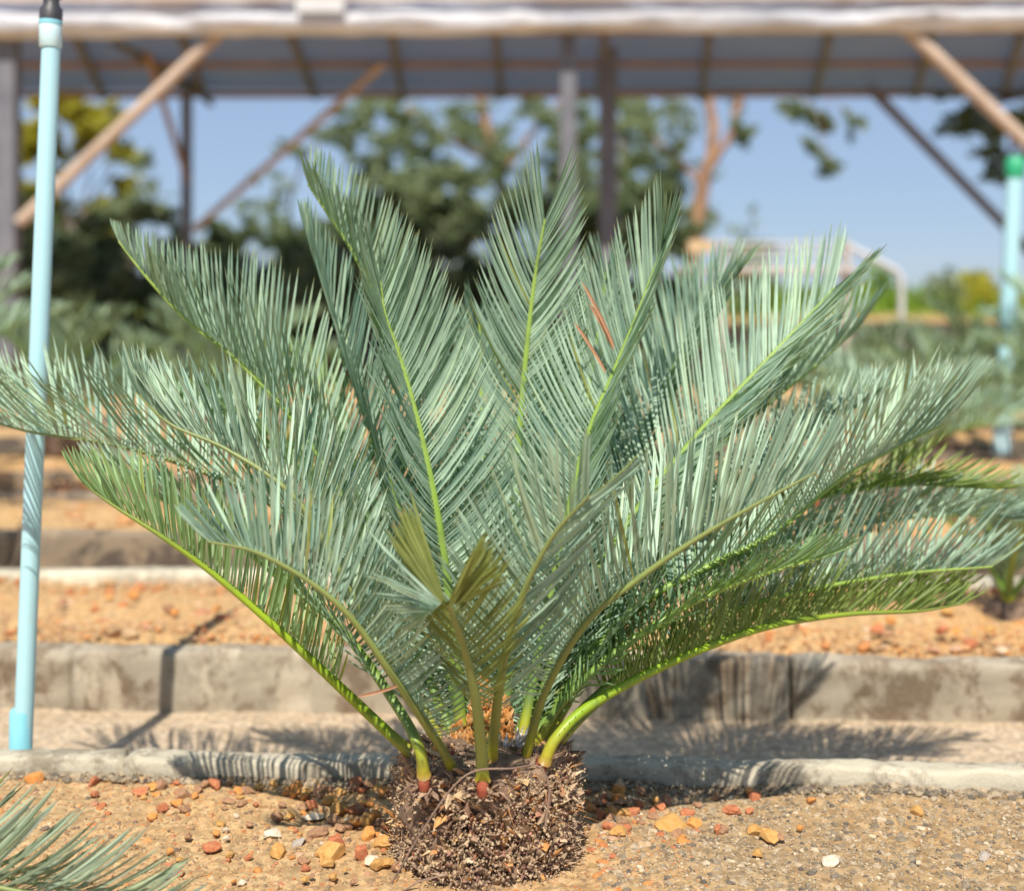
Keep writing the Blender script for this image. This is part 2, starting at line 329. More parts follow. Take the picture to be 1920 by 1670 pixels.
# ------------------------------------------------------------------ main cycad
AX = P(912, 1400, 1.30); AX[2] = 0
cyc = empty('cycad', (AX[0], AX[1], 0))
tag(cyc, 'large sharp blue-green cycad with stout shaggy trunk in the centre foreground', 'cycad')
def FR(pix, L, **k):
    return frond(cyc, [P(*p) for p in pix], L, AX, **k)
sd_ = 0
specs = [
 # --- back layer
 ([(925, 1400, 1.34), (915, 1150, 1.44), (905, 850, 1.52), (900, 640, 1.55), (897, 590, 1.55)], .11, dict(rv=(0, 1, 0), mat='leaf', twist=8, tintb=-.25)),
 ([(985, 1400, 1.34), (1035, 1150, 1.44), (1085, 850, 1.53), (1125, 600, 1.57), (1135, 510, 1.57)], .13, dict(rv=(.2, 1, 0), mat='leaf', tintb=-.3)),
 ([(1000, 1395, 1.33), (1080, 1150, 1.42), (1190, 850, 1.52), (1300, 620, 1.57), (1375, 520, 1.58)], .14, dict(rv=(.8, .8, 0), tintb=-.3)),
 ([(870, 1395, 1.34), (790, 1150, 1.42), (700, 930, 1.48), (620, 790, 1.52), (560, 700, 1.54)], .13, dict(rv=(-.8, .7, 0), mat='leaf_green')),
 ([(860, 1400, 1.33), (760, 1180, 1.40), (640, 980, 1.46), (480, 820, 1.50), (350, 760, 1.52)], .13, dict(rv=(-1, .5, 0), mat='leaf_green', tintb=.1)),
 ([(1020, 1395, 1.33), (1140, 1200, 1.40), (1300, 1060, 1.47), (1480, 950, 1.52), (1680, 910, 1.54), (1860, 915, 1.53)], .11, dict(rv=(1, .5, 0), mat='leaf_moss', keel=((0, 0), (.3, 25), (1, 35)))),
 ([(1010, 1390, 1.33), (1100, 1180, 1.40), (1260, 1000, 1.47), (1450, 860, 1.52), (1640, 740, 1.55)], .12, dict(rv=(1, .6, 0), tintb=-.1)),
 # --- centre upright
 ([(880, 1400, 1.32), (810, 1150, 1.38), (745, 950, 1.41), (690, 790, 1.43), (640, 640, 1.45), (595, 500, 1.46), (575, 440, 1.46)], .105, dict(rv=(-.6, .7, 0), keel=((0, 10), (.4, 50), (1, 50)), tintb=-.35, ang=((0, 75), (.3, 50), (.6, 34), (1, 12)))),
 ([(890, 1400, 1.33), (850, 1100, 1.42), (790, 800, 1.46), (740, 630, 1.48), (665, 480, 1.49), (610, 395, 1.49), (577, 345, 1.49)], .112, dict(rv=(-.35, 1, 0), twist=-16, kl=62, curl=.3, stalk='stalk', ang=((0, 75), (.3, 58), (.7, 52), (1, 42)))),
 ([(940, 1400, 1.32), (960, 1150, 1.36), (970, 870, 1.40), (985, 680, 1.41), (1003, 520, 1.41), (1022, 410, 1.40)], .118, dict(rv=(0, 1, 0), twist=4, curl=.62, ang=((0, 80), (.25, 60), (.55, 48), (.85, 36), (1, 16)), keel=((0, 10), (.4, 26), (1, 22)), mess=.5, r0=.0052, lenp=((0, .6), (.2, .95), (.5, 1), (.8, .92), (1, .75)))),
 ([(975, 1400, 1.31), (1035, 1100, 1.35), (1095, 840, 1.37), (1150, 700, 1.38), (1195, 590, 1.38), (1232, 490, 1.38), (1243, 455, 1.37)], .115, dict(rv=(.5, .8, 0), twist=10, kr=12, curl=.5, ang=((0, 75), (.3, 60), (.6, 50), (1, 16)), keel=((0, 10), (.4, 34), (1, 36)), mess=.5, lenp=((0, .6), (.2, .95), (.5, 1), (.8, .9), (1, .75)))),
 ([(868, 1400, 1.30), (845, 1150, 1.32), (822, 980, 1.33), (790, 820, 1.34), (752, 680, 1.345), (722, 590, 1.34), (713, 525, 1.335)], .128, dict(rv=(-.4, .8, 0), twist=-18, kl=28, curl=.5, mess=.6, ang=((0, 80), (.25, 62), (.55, 52), (.85, 44), (1, 26)), keel=((0, 8), (.4, 26), (1, 35)), r0=.0052, lenp=((0, .6), (.2, .95), (.5, 1), (.8, .9), (1, .66)))),
 # --- left
 ([(850, 1400, 1.32), (770, 1180, 1.37), (660, 960, 1.41), (560, 800, 1.43), (450, 680, 1.44), (350, 600, 1.44), (275, 520, 1.43), (222, 452, 1.43)], .155, dict(rv=(-1, .35, 0), keel=((0, 15), (.4, 55), (1, 72)), curl=.02, mess=.7, ang=((0, 75), (.3, 54), (.7, 46), (.92, 34), (1, 14)), twist=-8, lenp=((0, .5), (.3, .95), (.6, 1), (.82, .55), (1, .2)))),
 ([(835, 1405, 1.31), (740, 1230, 1.34), (630, 1060, 1.37), (500, 940, 1.40), (340, 870, 1.42), (200, 832, 1.44), (70, 812, 1.46), (-20, 790, 1.48)], .150, dict(rv=(-1, .25, 0), lenp=((0, .45), (.15, .78), (.45, 1), (.8, 1), (1, .9)), keel=((0, 10), (.4, 35), (1, 50)), stalk='stalk_olive', mess=1.3, ang=((0, 78), (.3, 64), (.7, 60), (.9, 48), (1, 20)))),
 ([(838, 1420, 1.28), (745, 1265, 1.26), (660, 1110, 1.25), (560, 940, 1.25), (430, 845, 1.26), (320, 795, 1.27), (255, 735, 1.27)], .125, dict(rv=(-1, -.1, 0), keel=((0, 12), (.4, 45), (1, 62)), stalk='stalk_olive', mess=1.2, ang=((0, 78), (.3, 62), (.7, 52), (1, 22)), tintb=-.15)),
 ([(795, 1455, 1.215), (785, 1400, 1.21), (742, 1320, 1.235), (640, 1180, 1.29), (520, 1080, 1.32), (400, 985, 1.35), (290, 930, 1.37), (190, 880, 1.38)], .10, dict(rv=(-1, .1, 0), keel=((0, 5), (.4, 35), (1, 45)), mess=1.5, mat='leaf', r0=.0048, start=.22)),
 ([(775, 1415, 1.28), (730, 1375, 1.28), (640, 1290, 1.27), (520, 1178, 1.26), (400, 1075, 1.25), (300, 1003, 1.24), (210, 945, 1.24), (155, 905, 1.24)], .095, dict(rv=(-1, -.1, 0), keel=((0, 50), (.4, 60), (1, 55)), stalk='stalk_lime', mess=1.0, mat='leaf_green', start=.25, ang=((0, 70), (.3, 62), (.7, 50), (1, 20)), r0=.0052)),
 ([(848, 1440, 1.24), (820, 1390, 1.21), (735, 1265, 1.17), (660, 1160, 1.15), (580, 1090, 1.14), (480, 1035, 1.13), (390, 1015, 1.12)], .105, dict(rv=(-1, -.5, 0), keel=((0, 15), (.25, 50), (1, 72)), stalk='stalk_olive', mess=.9, start=.17, ang=((0, 75), (.25, 72), (.6, 66), (.85, 55), (1, 28)), curl=.1, tintb=-.2)),
 # --- right
 ([(985, 1395, 1.32), (1060, 1180, 1.36), (1170, 990, 1.39), (1290, 835, 1.41), (1400, 715, 1.42), (1500, 610, 1.43), (1565, 540, 1.43)], .160, dict(rv=(1, .3, 0), twist=24, mess=.9, ang=((0, 75), (.3, 56), (.7, 46), (1, 26)), keel=((0, 10), (.4, 24), (1, 24)), lenp=((0, .5), (.25, .95), (.5, 1), (.85, .8), (1, .5)), space=.0036)),
 ([(1005, 1400, 1.30), (1080, 1270, 1.32), (1190, 1140, 1.34), (1330, 1060, 1.36), (1450, 1000, 1.37), (1580, 895, 1.42), (1690, 835, 1.45), (1770, 795, 1.47)], .155, dict(rv=(1, .2, 0), lenp=((0, .45), (.15, .78), (.45, 1), (.8, .95), (1, .72)), mess=.9, ang=((0, 78), (.3, 62), (.7, 50), (1, 32)), keel=((0, 8), (.35, 40), (1, 50)), gaps=((.18, .24),))),
 ([(985, 1420, 1.26), (1025, 1290, 1.23), (1100, 1165, 1.21), (1190, 1090, 1.20), (1290, 1020, 1.19), (1400, 955, 1.18), (1530, 885, 1.17)], .135, dict(rv=(1, -.4, 0), stalk='stalk_olive', mess=.8, ang=((0, 78), (.25, 66), (.6, 55), (1, 25)), keel=((0, 10), (.3, 45), (1, 62)), start=.18)),
 ([(1025, 1415, 1.29), (1090, 1330, 1.31), (1220, 1225, 1.34), (1360, 1150, 1.38), (1520, 1105, 1.42), (1700, 1075, 1.46), (1860, 1062, 1.49)], .135, dict(rv=(1, 0, 0), mess=1.0, ang=((0, 75), (.3, 68), (.7, 58), (1, 26)), keel=((0, 20), (.35, 48), (1, 55)), start=.3, tintb=-.1)),
 ([(1020, 1430, 1.24), (1045, 1380, 1.24), (1110, 1320, 1.26), (1250, 1245, 1.31), (1420, 1180, 1.36), (1580, 1152, 1.40), (1720, 1145, 1.43), (1810, 1130, 1.45)], .085, dict(rv=(1, -.2, 0), stalk='stalk_lime', mat='leaf_moss', mess=1.5, ang=((0, 60), (.3, 52), (.7, 42), (1, 20)), keel=((0, 60), (.4, 55), (1, 45)), start=.2, r0=.0048, width=.0025)),
 ([(1000, 1400, 1.29), (1060, 1310, 1.29), (1170, 1210, 1.30), (1300, 1130, 1.32), (1420, 1080, 1.34), (1560, 1040, 1.36)], .095, dict(rv=(1, .2, 0), mess=1.5, mat='leaf_green', ang=((0, 80), (.3, 70), (.7, 60), (1, 30)), keel=((0, -5), (.4, 20), (1, 30)), tintb=-.4)),
 ([(1030, 1410, 1.30), (1130, 1310, 1.34), (1280, 1225, 1.40), (1450, 1165, 1.46), (1640, 1130, 1.52), (1800, 1105, 1.55)], .10, dict(rv=(1, .4, 0), mess=1.4, mat='leaf_moss', ang=((0, 70), (.3, 60), (.7, 50), (1, 25)), keel=((0, 20), (.4, 35), (1, 45)))),
 ([(1015, 1400, 1.30), (1100, 1260, 1.35), (1230, 1140, 1.42), (1400, 1040, 1.49), (1600, 985, 1.55), (1800, 965, 1.60), (1900, 975, 1.62)], .12, dict(rv=(1, .5, 0), mess=1.2, ang=((0, 75), (.3, 62), (.7, 52), (1, 25)), keel=((0, 10), (.4, 35), (1, 45)), tintb=-.15)),
 ([(995, 1395, 1.33), (1075, 1200, 1.40), (1175, 1020, 1.46), (1300, 885, 1.52), (1420, 775, 1.56), (1530, 685, 1.58), (1612, 612, 1.59)], .15, dict(rv=(1, .4, 0), mess=1.0, ang=((0, 75), (.3, 58), (.7, 48), (1, 26)), keel=((0, 10), (.4, 38), (1, 45)), tintb=-.12)),
 ([(985, 1395, 1.33), (1040, 1180, 1.42), (1120, 960, 1.50), (1215, 780, 1.55), (1300, 650, 1.57), (1350, 560, 1.58)], .15, dict(rv=(.7, .8, 0), mess=1.0, ang=((0, 75), (.3, 56), (.7, 44), (1, 26)), keel=((0, 10), (.4, 34), (1, 40)), tintb=-.2)),
 # --- front
 ([(922, 1420, 1.24), (935, 1300, 1.19), (955, 1190, 1.16), (990, 1090, 1.14), (1040, 1000, 1.125), (1105, 928, 1.11)], .115, dict(rv=(.45, -1, 0), stalk='stalk_olive', mess=.7, ang=((0, 70), (.25, 52), (.6, 50), (1, 38)), curl=.3, keel=((0, 10), (.4, 12), (1, 16)), start=.2, tintb=-.1, twist=-4, lenp=((0, .5), (.2, .95), (.5, 1), (.8, .95), (1, .6)))),
 ([(905, 1462, 1.205), (902, 1400, 1.185), (890, 1300, 1.15), (868, 1205, 1.12), (840, 1130, 1.09)], .085, dict(rv=(-.2, -1, 0), stalk='stalk_olive', mat='leaf_olive', mess=1.1, ang=((0, 70), (.4, 62), (1, 55)), keel=((0, 20), (1, 35)), start=.42, space=.0044, lenp=((0, .45), (.3, .9), (1, 1)), label='snapped olive frond folded over toward the viewer', r0=.0036, r1=.0022, curl=.1)),
]
for i, (pix, L, kw) in enumerate(specs):
    FR(pix, L, seed=i, **kw)
# inner young fronds filling the heart of the crown
for i, (x, yt, Y1, L, rvv) in enumerate([(700, 1000, 1.44, .10, (-.7, .8, 0)), (960, 950, 1.47, .11, (.1, 1, 0)), (1110, 980, 1.45, .11, (.6, .8, 0)),
                                         (1230, 1010, 1.43, .11, (1, .4, 0)), (600, 1010, 1.42, .11, (-1, .3, 0)), (830, 930, 1.49, .10, (-.2, 1, 0)), (1180, 900, 1.50, .11, (.5, 1, 0))]):
    b = (912 + (x - 912) * .25, 1400, 1.31)
    pm = (912 + (x - 912) * .55, 1250, 1.31 + (Y1 - 1.31) * .45)
    FR([b, pm, (912 + (x - 912) * .85, (1250 + yt) / 2 - 10, 1.31 + (Y1 - 1.31) * .8), (x, yt, Y1)], L, seed=60 + i, rv=rvv, mat='leaf_green' if i % 2 else 'leaf', mess=1.4, tintb=-.1, start=.1)

def pixleaves(name, parent, lst, mat, width=.0032, Y=None, seed=0, curl=.1, label=None):
    rg = np.random.default_rng(seed)
    p0 = []; D = []; L = []
    for a, b in lst:
        A = P(*a); B = P(*b); p0.append(A); D.append(B - A)
    p0 = np.array(p0); D = np.array(D); L = np.linalg.norm(D, axis=1); D = unit(D); m = len(L)
    C = rg.normal(0, curl, (m, 3)); Wv = np.cross(D, np.array([0, 1.0, .3])) + rg.normal(0, .15, (m, 3))
    V, F, al, ti = leaflets(p0, D, C, L, np.full(m, width), Wv, np.clip(rg.normal(.5, .2, m), 0, .95))
    o = mesh(name, V - np.array([AX[0], AX[1], 0]) if parent is not None and parent.type != 'EMPTY' else V, F, M[mat], parent, True, {'along': al, 'tint': ti})
    if label: o['label'] = label
    return o
# folded-over tip of the snapped front frond: two fans of leaflets
snap = [c for c in cyc.children if c.get('label', '').startswith('snapped')][0]
rg = np.random.default_rng(5)
fan = []
for k in range(26):
    u = k / 25; fan.append(((842 + 18 * u, 1128 - 6 * u + 10 * rg.random(), 1.085), (885 + 70 * u + rg.normal(0, 5), 1045 - 52 * math.sin(u * 3.1) + 45 * u + rg.normal(0, 8), 1.06 + .03 * rg.random())))
for k in range(20):
    u = k / 19; fan.append(((832 - 4 * u, 1122 + 6 * u, 1.085), (765 - 40 * u + rg.normal(0, 4), 935 + 60 * u + rg.normal(0, 8), 1.10)))
pixleaves('leaflet_fan', snap, fan, 'leaf_olive', .0030, seed=3, curl=.05)
fan = []
for k in range(26):
    u = k / 25; fan.append(((828 - 28 * u, 1130 + 22 * u, 1.085), (700 + 62 * u * u + rg.normal(0, 5), 1030 + 165 * u + rg.normal(0, 6), 1.11)))
pixleaves('leaflet_fan', snap, fan, 'leaf', .0024, seed=4, curl=.22)
# dry salmon leaflets on the right upright frond
upr = [c for c in cyc.children if c.name.startswith('frond')][10]
pixleaves('dead_leaflet', upr, [((1150, 655, 1.36), (1112, 560, 1.35))], 'leaf_dry', .0040, seed=8)
pixleaves('dead_leaflet', upr, [((1151, 648, 1.355), (1096, 515, 1.345))], 'leaf_dry', .0036, seed=9)
pixleaves('dead_leaflet', upr, [((1136, 698, 1.36), (1082, 598, 1.35))], 'leaf_dry', .0034, seed=10)
low = [c for c in cyc.children if c.name.startswith('frond')][17]
pixleaves('dead_leaflet', low, [((745, 1285, 1.165), (668, 1312, 1.15))], 'leaf_dry', .003, seed=11)

# --- trunk ------------------------------------------------------------
def ramp_attr_mat(name, stops, rough=.9, bs=.6, nscale=250):
    t = NT(name, rough)
    c = t.ramp(t.attr('tint'), stops, 'CONSTANT' if False else 'LINEAR')
    nz = t.noise(nscale, 6, .7)
    c = t.mix(t.ramp(nz, [(.45, (0, 0, 0)), (.7, (.7, .7, .7))]), c, t.mix(1.0, c, (.45, .40, .36), 'MULTIPLY'))
    t.col(c); t.bump(t.noise(nscale * 2, 8, .7), bs, .002)
    return t.m
M['bark'] = simple('trunk body', (.09, .055, .04), (.30, .20, .13), 90, .95, .9, .004)
M['scale'] = ramp_attr_mat('leaf base remnants', [(0, (.16, .09, .06)), (.15, (.38, .26, .17)), (.4, (.56, .42, .26)), (.6, (.46, .32, .21)), (.74, (.38, .19, .15)), (.84, (.62, .29, .08)), (.92, (.66, .44, .2)), (1, (.66, .53, .38))])
M['wool'] = ramp_attr_mat('orange cataphylls', [(0, (.40, .16, .04)), (.5, (.62, .28, .07)), (1, (.72, .45, .2))])
M['red_base'] = simple('red socket', (.28, .05, .03), (.42, .13, .07), 160, .55)
prof = [(0, .083), (.015, .082), (.035, .081), (.06, .082), (.080, .081), (.093, .076), (.102, .062), (.109, .034), (.111, .0)]
def trunk_r(z): return np.interp(z, [a for a, _ in prof], [b for _, b in prof])
V = []; F = []; nr = 40; na = 90
zz = np.concatenate([np.linspace(-.01, .1, nr - 14), np.linspace(.1, .111, 15)[1:]])
for z in zz:
    for k in range(na):
        a = 2 * math.pi * k / na; r = float(trunk_r(max(z, 0)))
        x, y = r * math.cos(a), r * math.sin(a)
        d = 1 + .16 * fractal(x, y, z, 4, 14) + .05 * fractal(x, y, z, 3, 70)
        V.append((AX[0] + x * d, AX[1] + y * d, z + (.006 * fractal(x, y, z, 3, 30) if z > .09 else 0)))
nr = len(zz)
for i in range(nr - 1):
    for k in range(na):
        j = (k + 1) % na; F.append((i * na + k, i * na + j, (i + 1) * na + j, (i + 1) * na + k))
trunk = mesh('trunk', V, F, M['bark'], cyc)

def spikes(p0, D, L, W, tint, bend, K=4, flat=.45):
    m = len(p0); t = np.linspace(0, 1, K)
    ref = np.broadcast_to(np.array([0, 0, 1.0]), D.shape) + RNG.normal(0, .5, D.shape)
    A = unit(np.cross(D, ref)); B = np.cross(D, A)
    ctr = p0[:, None] + L[:, None, None] * (t[None, :, None] * D[:, None] + (t ** 2)[None, :, None] * bend[:, None])
    wd = (W[:, None] / 2 * np.array([1, 1.05, .65, .06][:K])[None])[..., None]
    V = np.stack([ctr + A[:, None] * wd, ctr + B[:, None] * wd * flat, ctr - A[:, None] * wd, ctr - B[:, None] * wd * flat], 2).reshape(-1, 3)
    base = (np.arange(m) * K * 4)[:, None]; fs = []
    for k in range(K - 1):
        for i in range(4):
            j = (i + 1) % 4
            fs.append(np.concatenate([base + k * 4 + i, base + k * 4 + j, base + k * 4 + 4 + j, base + k * 4 + 4 + i], 1))
    F = np.concatenate(fs); b = base + (K - 1) * 4
    F = np.concatenate([F, np.concatenate([b, b + 1, b + 2, b + 3], 1)])
    return V, F, np.repeat(tint, K * 4)
def on_trunk(n, zlo, zhi, front=.7):
    z = RNG.uniform(zlo, zhi, n)
    a = np.where(RNG.random(n) < front, RNG.uniform(math.pi * .95, math.pi * 2.05, n), RNG.uniform(0, 2 * math.pi, n))
    r = trunk_r(z) * RNG.uniform(.93, 1.09, n)
    out = np.stack([np.cos(a), np.sin(a), np.zeros(n)], 1)
    p = np.array([AX[0], AX[1], 0]) + out * r[:, None] + np.stack([0 * z, 0 * z, z], 1)
    return p, out, z
n = 1900
p, o_, z = on_trunk(n, 0, .106)
D = unit(o_ + np.stack([np.zeros(n), np.zeros(n), RNG.normal(.35, .45, n)], 1) + RNG.normal(0, .35, (n, 3)))
L = RNG.gamma(4, .0028, n) * .85; L = np.clip(L, .003, .013); Wd = RNG.gamma(3.0, .0016, n) + .0012
V, F, ti = spikes(p - D * .003, D, L, Wd, RNG.random(n) ** 1.0, RNG.normal(0, .3, (n, 3)) + np.array([0, 0, .15]))
mesh('leaf_base_stubs', V, F, M['scale'], cyc, False, {'tint': ti})
# packed spiral rows of old broken frond bases
rows_ = []
for j in range(13):
    for k in range(26):
        z0_ = .004 + j * .0083 + RNG.normal(0, .0015); a0_ = 2 * math.pi * (k + .5 * (j % 2)) / 26 + j * .06 + RNG.normal(0, .05)
        rows_.append((z0_, a0_))
rows_ = np.array(rows_); z = np.clip(rows_[:, 0], 0, .108); a = rows_[:, 1]; n = len(z)
out = np.stack([np.cos(a), np.sin(a), 0 * a], 1); r_ = trunk_r(z) * 1.0
p = np.array([AX[0], AX[1], 0]) + out * r_[:, None] + np.stack([0 * z, 0 * z, z], 1)
D = unit(out * .8 + np.array([0, 0, .75]) + RNG.normal(0, .2, (n, 3)))
V, F, ti = spikes(p - D * .006, D, RNG.uniform(.011, .022, n), RNG.uniform(.011, .020, n), np.clip(RNG.random(n) ** .8, 0, 1), RNG.normal(0, .25, (n, 3)), flat=.35)
mesh('old_frond_bases', V, F, M['scale'], cyc, False, {'tint': ti}); cyc.children[-1]['kind'] = 'stuff'
n = 500
p, o_, z = on_trunk(n, 0, .108)
D = unit(o_ * .8 + RNG.normal(0, .7, (n, 3)) + np.array([0, 0, .2]))
V, F, ti = spikes(p + o_ * .004, D, RNG.uniform(.004, .012, n), RNG.uniform(.0005, .0013, n), RNG.uniform(.2, 1, n), RNG.normal(0, .9, (n, 3)), flat=.8)
mesh('fibre_mat', V, F, M['scale'], cyc, False, {'tint': ti}); cyc.children[-1]['kind'] = 'stuff'
# slender spikes bristling on both shoulders and over the top
n = 110
z = RNG.uniform(.05, .118, n); a = RNG.uniform(0, 2 * math.pi, n)
a = np.where(RNG.random(n) < .4, RNG.normal(-.15, .35, n), a)
r = trunk_r(z) * RNG.uniform(.75, 1.0, n); out = np.stack([np.cos(a), np.sin(a), 0 * a], 1)
p = np.array([AX[0], AX[1], 0]) + out * r[:, None] + np.stack([0 * z, 0 * z, z], 1)
D = unit(out + np.array([0, 0, .55]) + RNG.normal(0, .25, (n, 3)))
V, F, ti = spikes(p - D * .002, D, RNG.uniform(.007, .018, n), RNG.uniform(.0012, .0026, n), RNG.uniform(.15, .8, n), RNG.normal(0, .2, (n, 3)), flat=.8)
mesh('bristles', V, F, M['scale'], cyc, False, {'tint': ti})
# crumbs clinging to trunk
ICO_V = []
ph = (1 + 5 ** .5) / 2
for a_, b_ in ((1, ph), (-1, ph), (1, -ph), (-1, -ph)): ICO_V += [(0, a_, b_), (a_, b_, 0), (b_, 0, a_)]
ICO_V = unit(np.array(ICO_V))
def ico_faces():
    F = []; e = 1.06
    for i in range(12):
        for j in range(i + 1, 12):
            for k in range(j + 1, 12):
                A, B, C = ICO_V[i], ICO_V[j], ICO_V[k]
                if all(np.linalg.norm(u - v) < e for u, v in ((A, B), (B, C), (A, C))):
                    F.append((i, j, k) if np.dot(np.cross(B - A, C - A), A) > 0 else (i, k, j))
    return np.array(F)
ICO_F = ico_faces()
def grains(pos, size, tint, squash=.7, rg=RNG):
    m = len(pos)
    v = ICO_V[None] * (1 + rg.normal(0, .16, (m, 12, 1)))
    sx = rg.uniform(.65, 1.25, (m, 1, 3)); sx[..., 2] *= squash
    v = v * sx
    an = rg.uniform(0, 6.28, m); c, s = np.cos(an)[:, None], np.sin(an)[:, None]
    v = np.stack([v[..., 0] * c - v[..., 1] * s, v[..., 0] * s + v[..., 1] * c, v[..., 2]], -1)
    V = (pos[:, None] + v * size[:, None, None]).reshape(-1, 3)
    F = (ICO_F[None] + (np.arange(m) * 12)[:, None, None]).reshape(-1, 3)
    return V, F, np.repeat(tint, 12)
n = 8000
p, o_, z = on_trunk(n, -.002, .11); p = p + o_ * .004
keepr = RNG.random(n) < np.interp(z, [0, .05, .11], [1, .7, .35]); p = p[keepr] + RNG.normal(0, .003, (keepr.sum(), 3)); n = len(p)
V, F, ti = grains(p, RNG.uniform(.0006, .0017, n), RNG.uniform(.0, .5, n), 1.0)
mesh('soil_crumbs', V, F, M['scale'], cyc, False, {'tint': ti})
cyc.children[-1]['kind'] = 'stuff'
# orange woolly heart scales
for nm, cx, cy, Y, hw, ht, cnt in (('cone', 903, 1400, 1.285, .0145, .062, 420), ('cone', 945, 1400, 1.30, .009, .045, 200), ('cone', 860, 1408, 1.30, .008, .025, 120)):
    c0 = P(cx, cy, Y); u = RNG.random(cnt); a = RNG.uniform(0, 6.28, cnt)
    rr = hw * np.sqrt(np.clip(1 - u ** 2.2, 0.02, 1)); out = np.stack([np.cos(a), np.sin(a), 0 * a], 1)
    p = c0 + out * rr[:, None] * .8 + np.stack([0 * u, 0 * u, u * ht], 1)
    D = unit(out * .6 + np.array([0, 0, 1.0]) + RNG.normal(0, .3, (cnt, 3)))
    V, F, ti = spikes(p, D, RNG.uniform(.006, .012, cnt), RNG.uniform(.004, .007, cnt), RNG.random(cnt), -out * .3)
    mesh(nm, V, F, M['wool'], cyc, False, {'tint': ti})
# red sockets below the two front petioles, grey-white sheaths
for cx, cy, Y in ((795, 1462, 1.214), (905, 1472, 1.203), (842, 1415, 1.262), (1015, 1432, 1.245)):
    b = MB(); c0 = P(cx, cy - 3, Y); b.tube([c0 + [0, 0, .004], c0, c0 - [0, 0, .009], c0 - [0, -.004, .014]], [.0052, .0058, .0054, .003], 12)
    b.build('stalk_base', M['red_base'], cyc, True)
pp = []; dd = []
for cx, cy, Y in ((795, 1466, 1.211), (905, 1476, 1.200)):
    c0 = P(cx, cy, Y)
    for k in range(26):
        a_ = math.pi * (.95 + 1.1 * k / 25); q_ = np.array([math.cos(a_), 0.0, math.sin(a_) * .8])
        pp.append(c0 + q_ * (.0085 + .003 * RNG.random()) + np.array([0, .004, -.002])); dd.append(q_ * .7 + np.array([RNG.normal(0, .4), -1.0, .35 + RNG.normal(0, .3)]))
pp = np.array(pp); dd = unit(np.array(dd)); n = len(pp)
V, F, ti = spikes(pp, dd, RNG.uniform(.006, .012, n), RNG.uniform(.003, .007, n), RNG.random(n) * .25, RNG.normal(0, .3, (n, 3)))
mesh('leaf_base_stubs', V, F, M['scale'], cyc, False, {'tint': ti})
M['white_sheath'] = simple('pale sheath', (.45, .43, .42), (.7, .68, .66), 80, .6)
n = 16; p = np.array([P(x, y, 1.27) for x, y in zip(RNG.uniform(900, 1010, n), RNG.uniform(1385, 1415, n))])
V, F, ti = spikes(p, unit(RNG.normal(0, .3, (n, 3)) + np.array([0, 0, 1])), RNG.uniform(.008, .02, n), RNG.uniform(.003, .007, n), RNG.random(n), np.zeros((n, 3)))
mesh('dry_sheaths', V, F, M['white_sheath'], cyc, False, {'tint': ti})

# ------------------------------------------------------------------ terraced beds
ROT = -0.05
def rough_bar(name, x0, x1, y0, y1, z0, z1, m, step=.012, amp=.004, seed=0, parent=None, bev=.006, f=9, wob=.006):
    xs = np.arange(x0, x1 + 1e-6, step)
    prof = []
    ny = max(3, int((y1 - y0) / .012)); nz = max(3, int((z1 - z0) / .012))
    for k in range(nz + 1): prof.append((y0, z0 + (z1 - bev - z0) * k / nz))
    prof.append((y0 + bev * .4, z1 - bev * .35))
    for k in range(ny + 1): prof.append((y0 + bev + (y1 - y0 - 2 * bev) * k / ny, z1))
    prof.append((y1 - bev * .4, z1 - bev * .35))
    for k in range(nz + 1): prof.append((y1, z1 - bev - (z1 - bev - z0) * k / nz))
    n = len(prof); V = []
    for x in xs:
        wy = wob * fractal(x, 0, 0, 2, 1.7, seed * 7.3); wz = wob * .7 * fractal(x, 3, 0, 2, 2.3, seed * 3.1)
        for y, z in prof:
            d = amp * fractal(x, y, z, 4, f, seed) + amp * .5 * fractal(x, y, z, 3, f * 5, seed + 9)
            top = (z - z0) / (z1 - z0)
            V.append((x, y + wy + (d if y < (y0 + y1) / 2 else -d), z + wz * top + (d if top > .9 else 0)))
    F = []
    for i in range(len(xs) - 1):
        for k in range(n - 1): F.append((i * n + k, (i + 1) * n + k, (i + 1) * n + k + 1, i * n + k + 1))
    F.append(tuple(range(n))); F.append(tuple(range(len(V) - 1, len(V) - n - 1, -1)))
    o = mesh(name, V, F, m, parent); o.rotation_euler.z = ROT
    return o
def conc(name, A, B, C, stain):
    t = NT(name, .9)
    f1 = t.noise(3.5, 7, .6, sc3=(1, 1, 2.2)); f2 = t.noise(14, 8, .7); f3 = t.noise(130, 6, .7)
    c = t.ramp(f1, [(.32, A), (.5, B), (.68, C)])
    c = t.mix(t.ramp(f2, [(.47, (0, 0, 0)), (.56, (.95, .95, .95))]), c, stain)
    f4 = t.noise(7, 9, .75, sc3=(1, 1, .5)); c = t.mix(t.ramp(f4, [(.52, (0, 0, 0)), (.60, (.85, .85, .85))]), c, tuple(x * 1.35 for x in B))
    c = t.mix(t.ramp(f3, [(.5, (0, 0, 0)), (.75, (.5, .5, .5))]), c, tuple(x * 1.3 for x in C))
    t.col(c); t.bump(t.noise(90, 8, .75), .7, .004)
    return t.m
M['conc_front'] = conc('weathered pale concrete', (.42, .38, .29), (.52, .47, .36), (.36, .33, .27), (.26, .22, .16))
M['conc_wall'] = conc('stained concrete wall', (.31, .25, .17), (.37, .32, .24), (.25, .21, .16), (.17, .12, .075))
M['conc_dark'] = conc('shade-darkened stained concrete', (.15, .125, .10), (.27, .21, .14), (.12, .10, .085), (.07, .055, .045))  # stains deepened further, painting in plant shade on the second wall

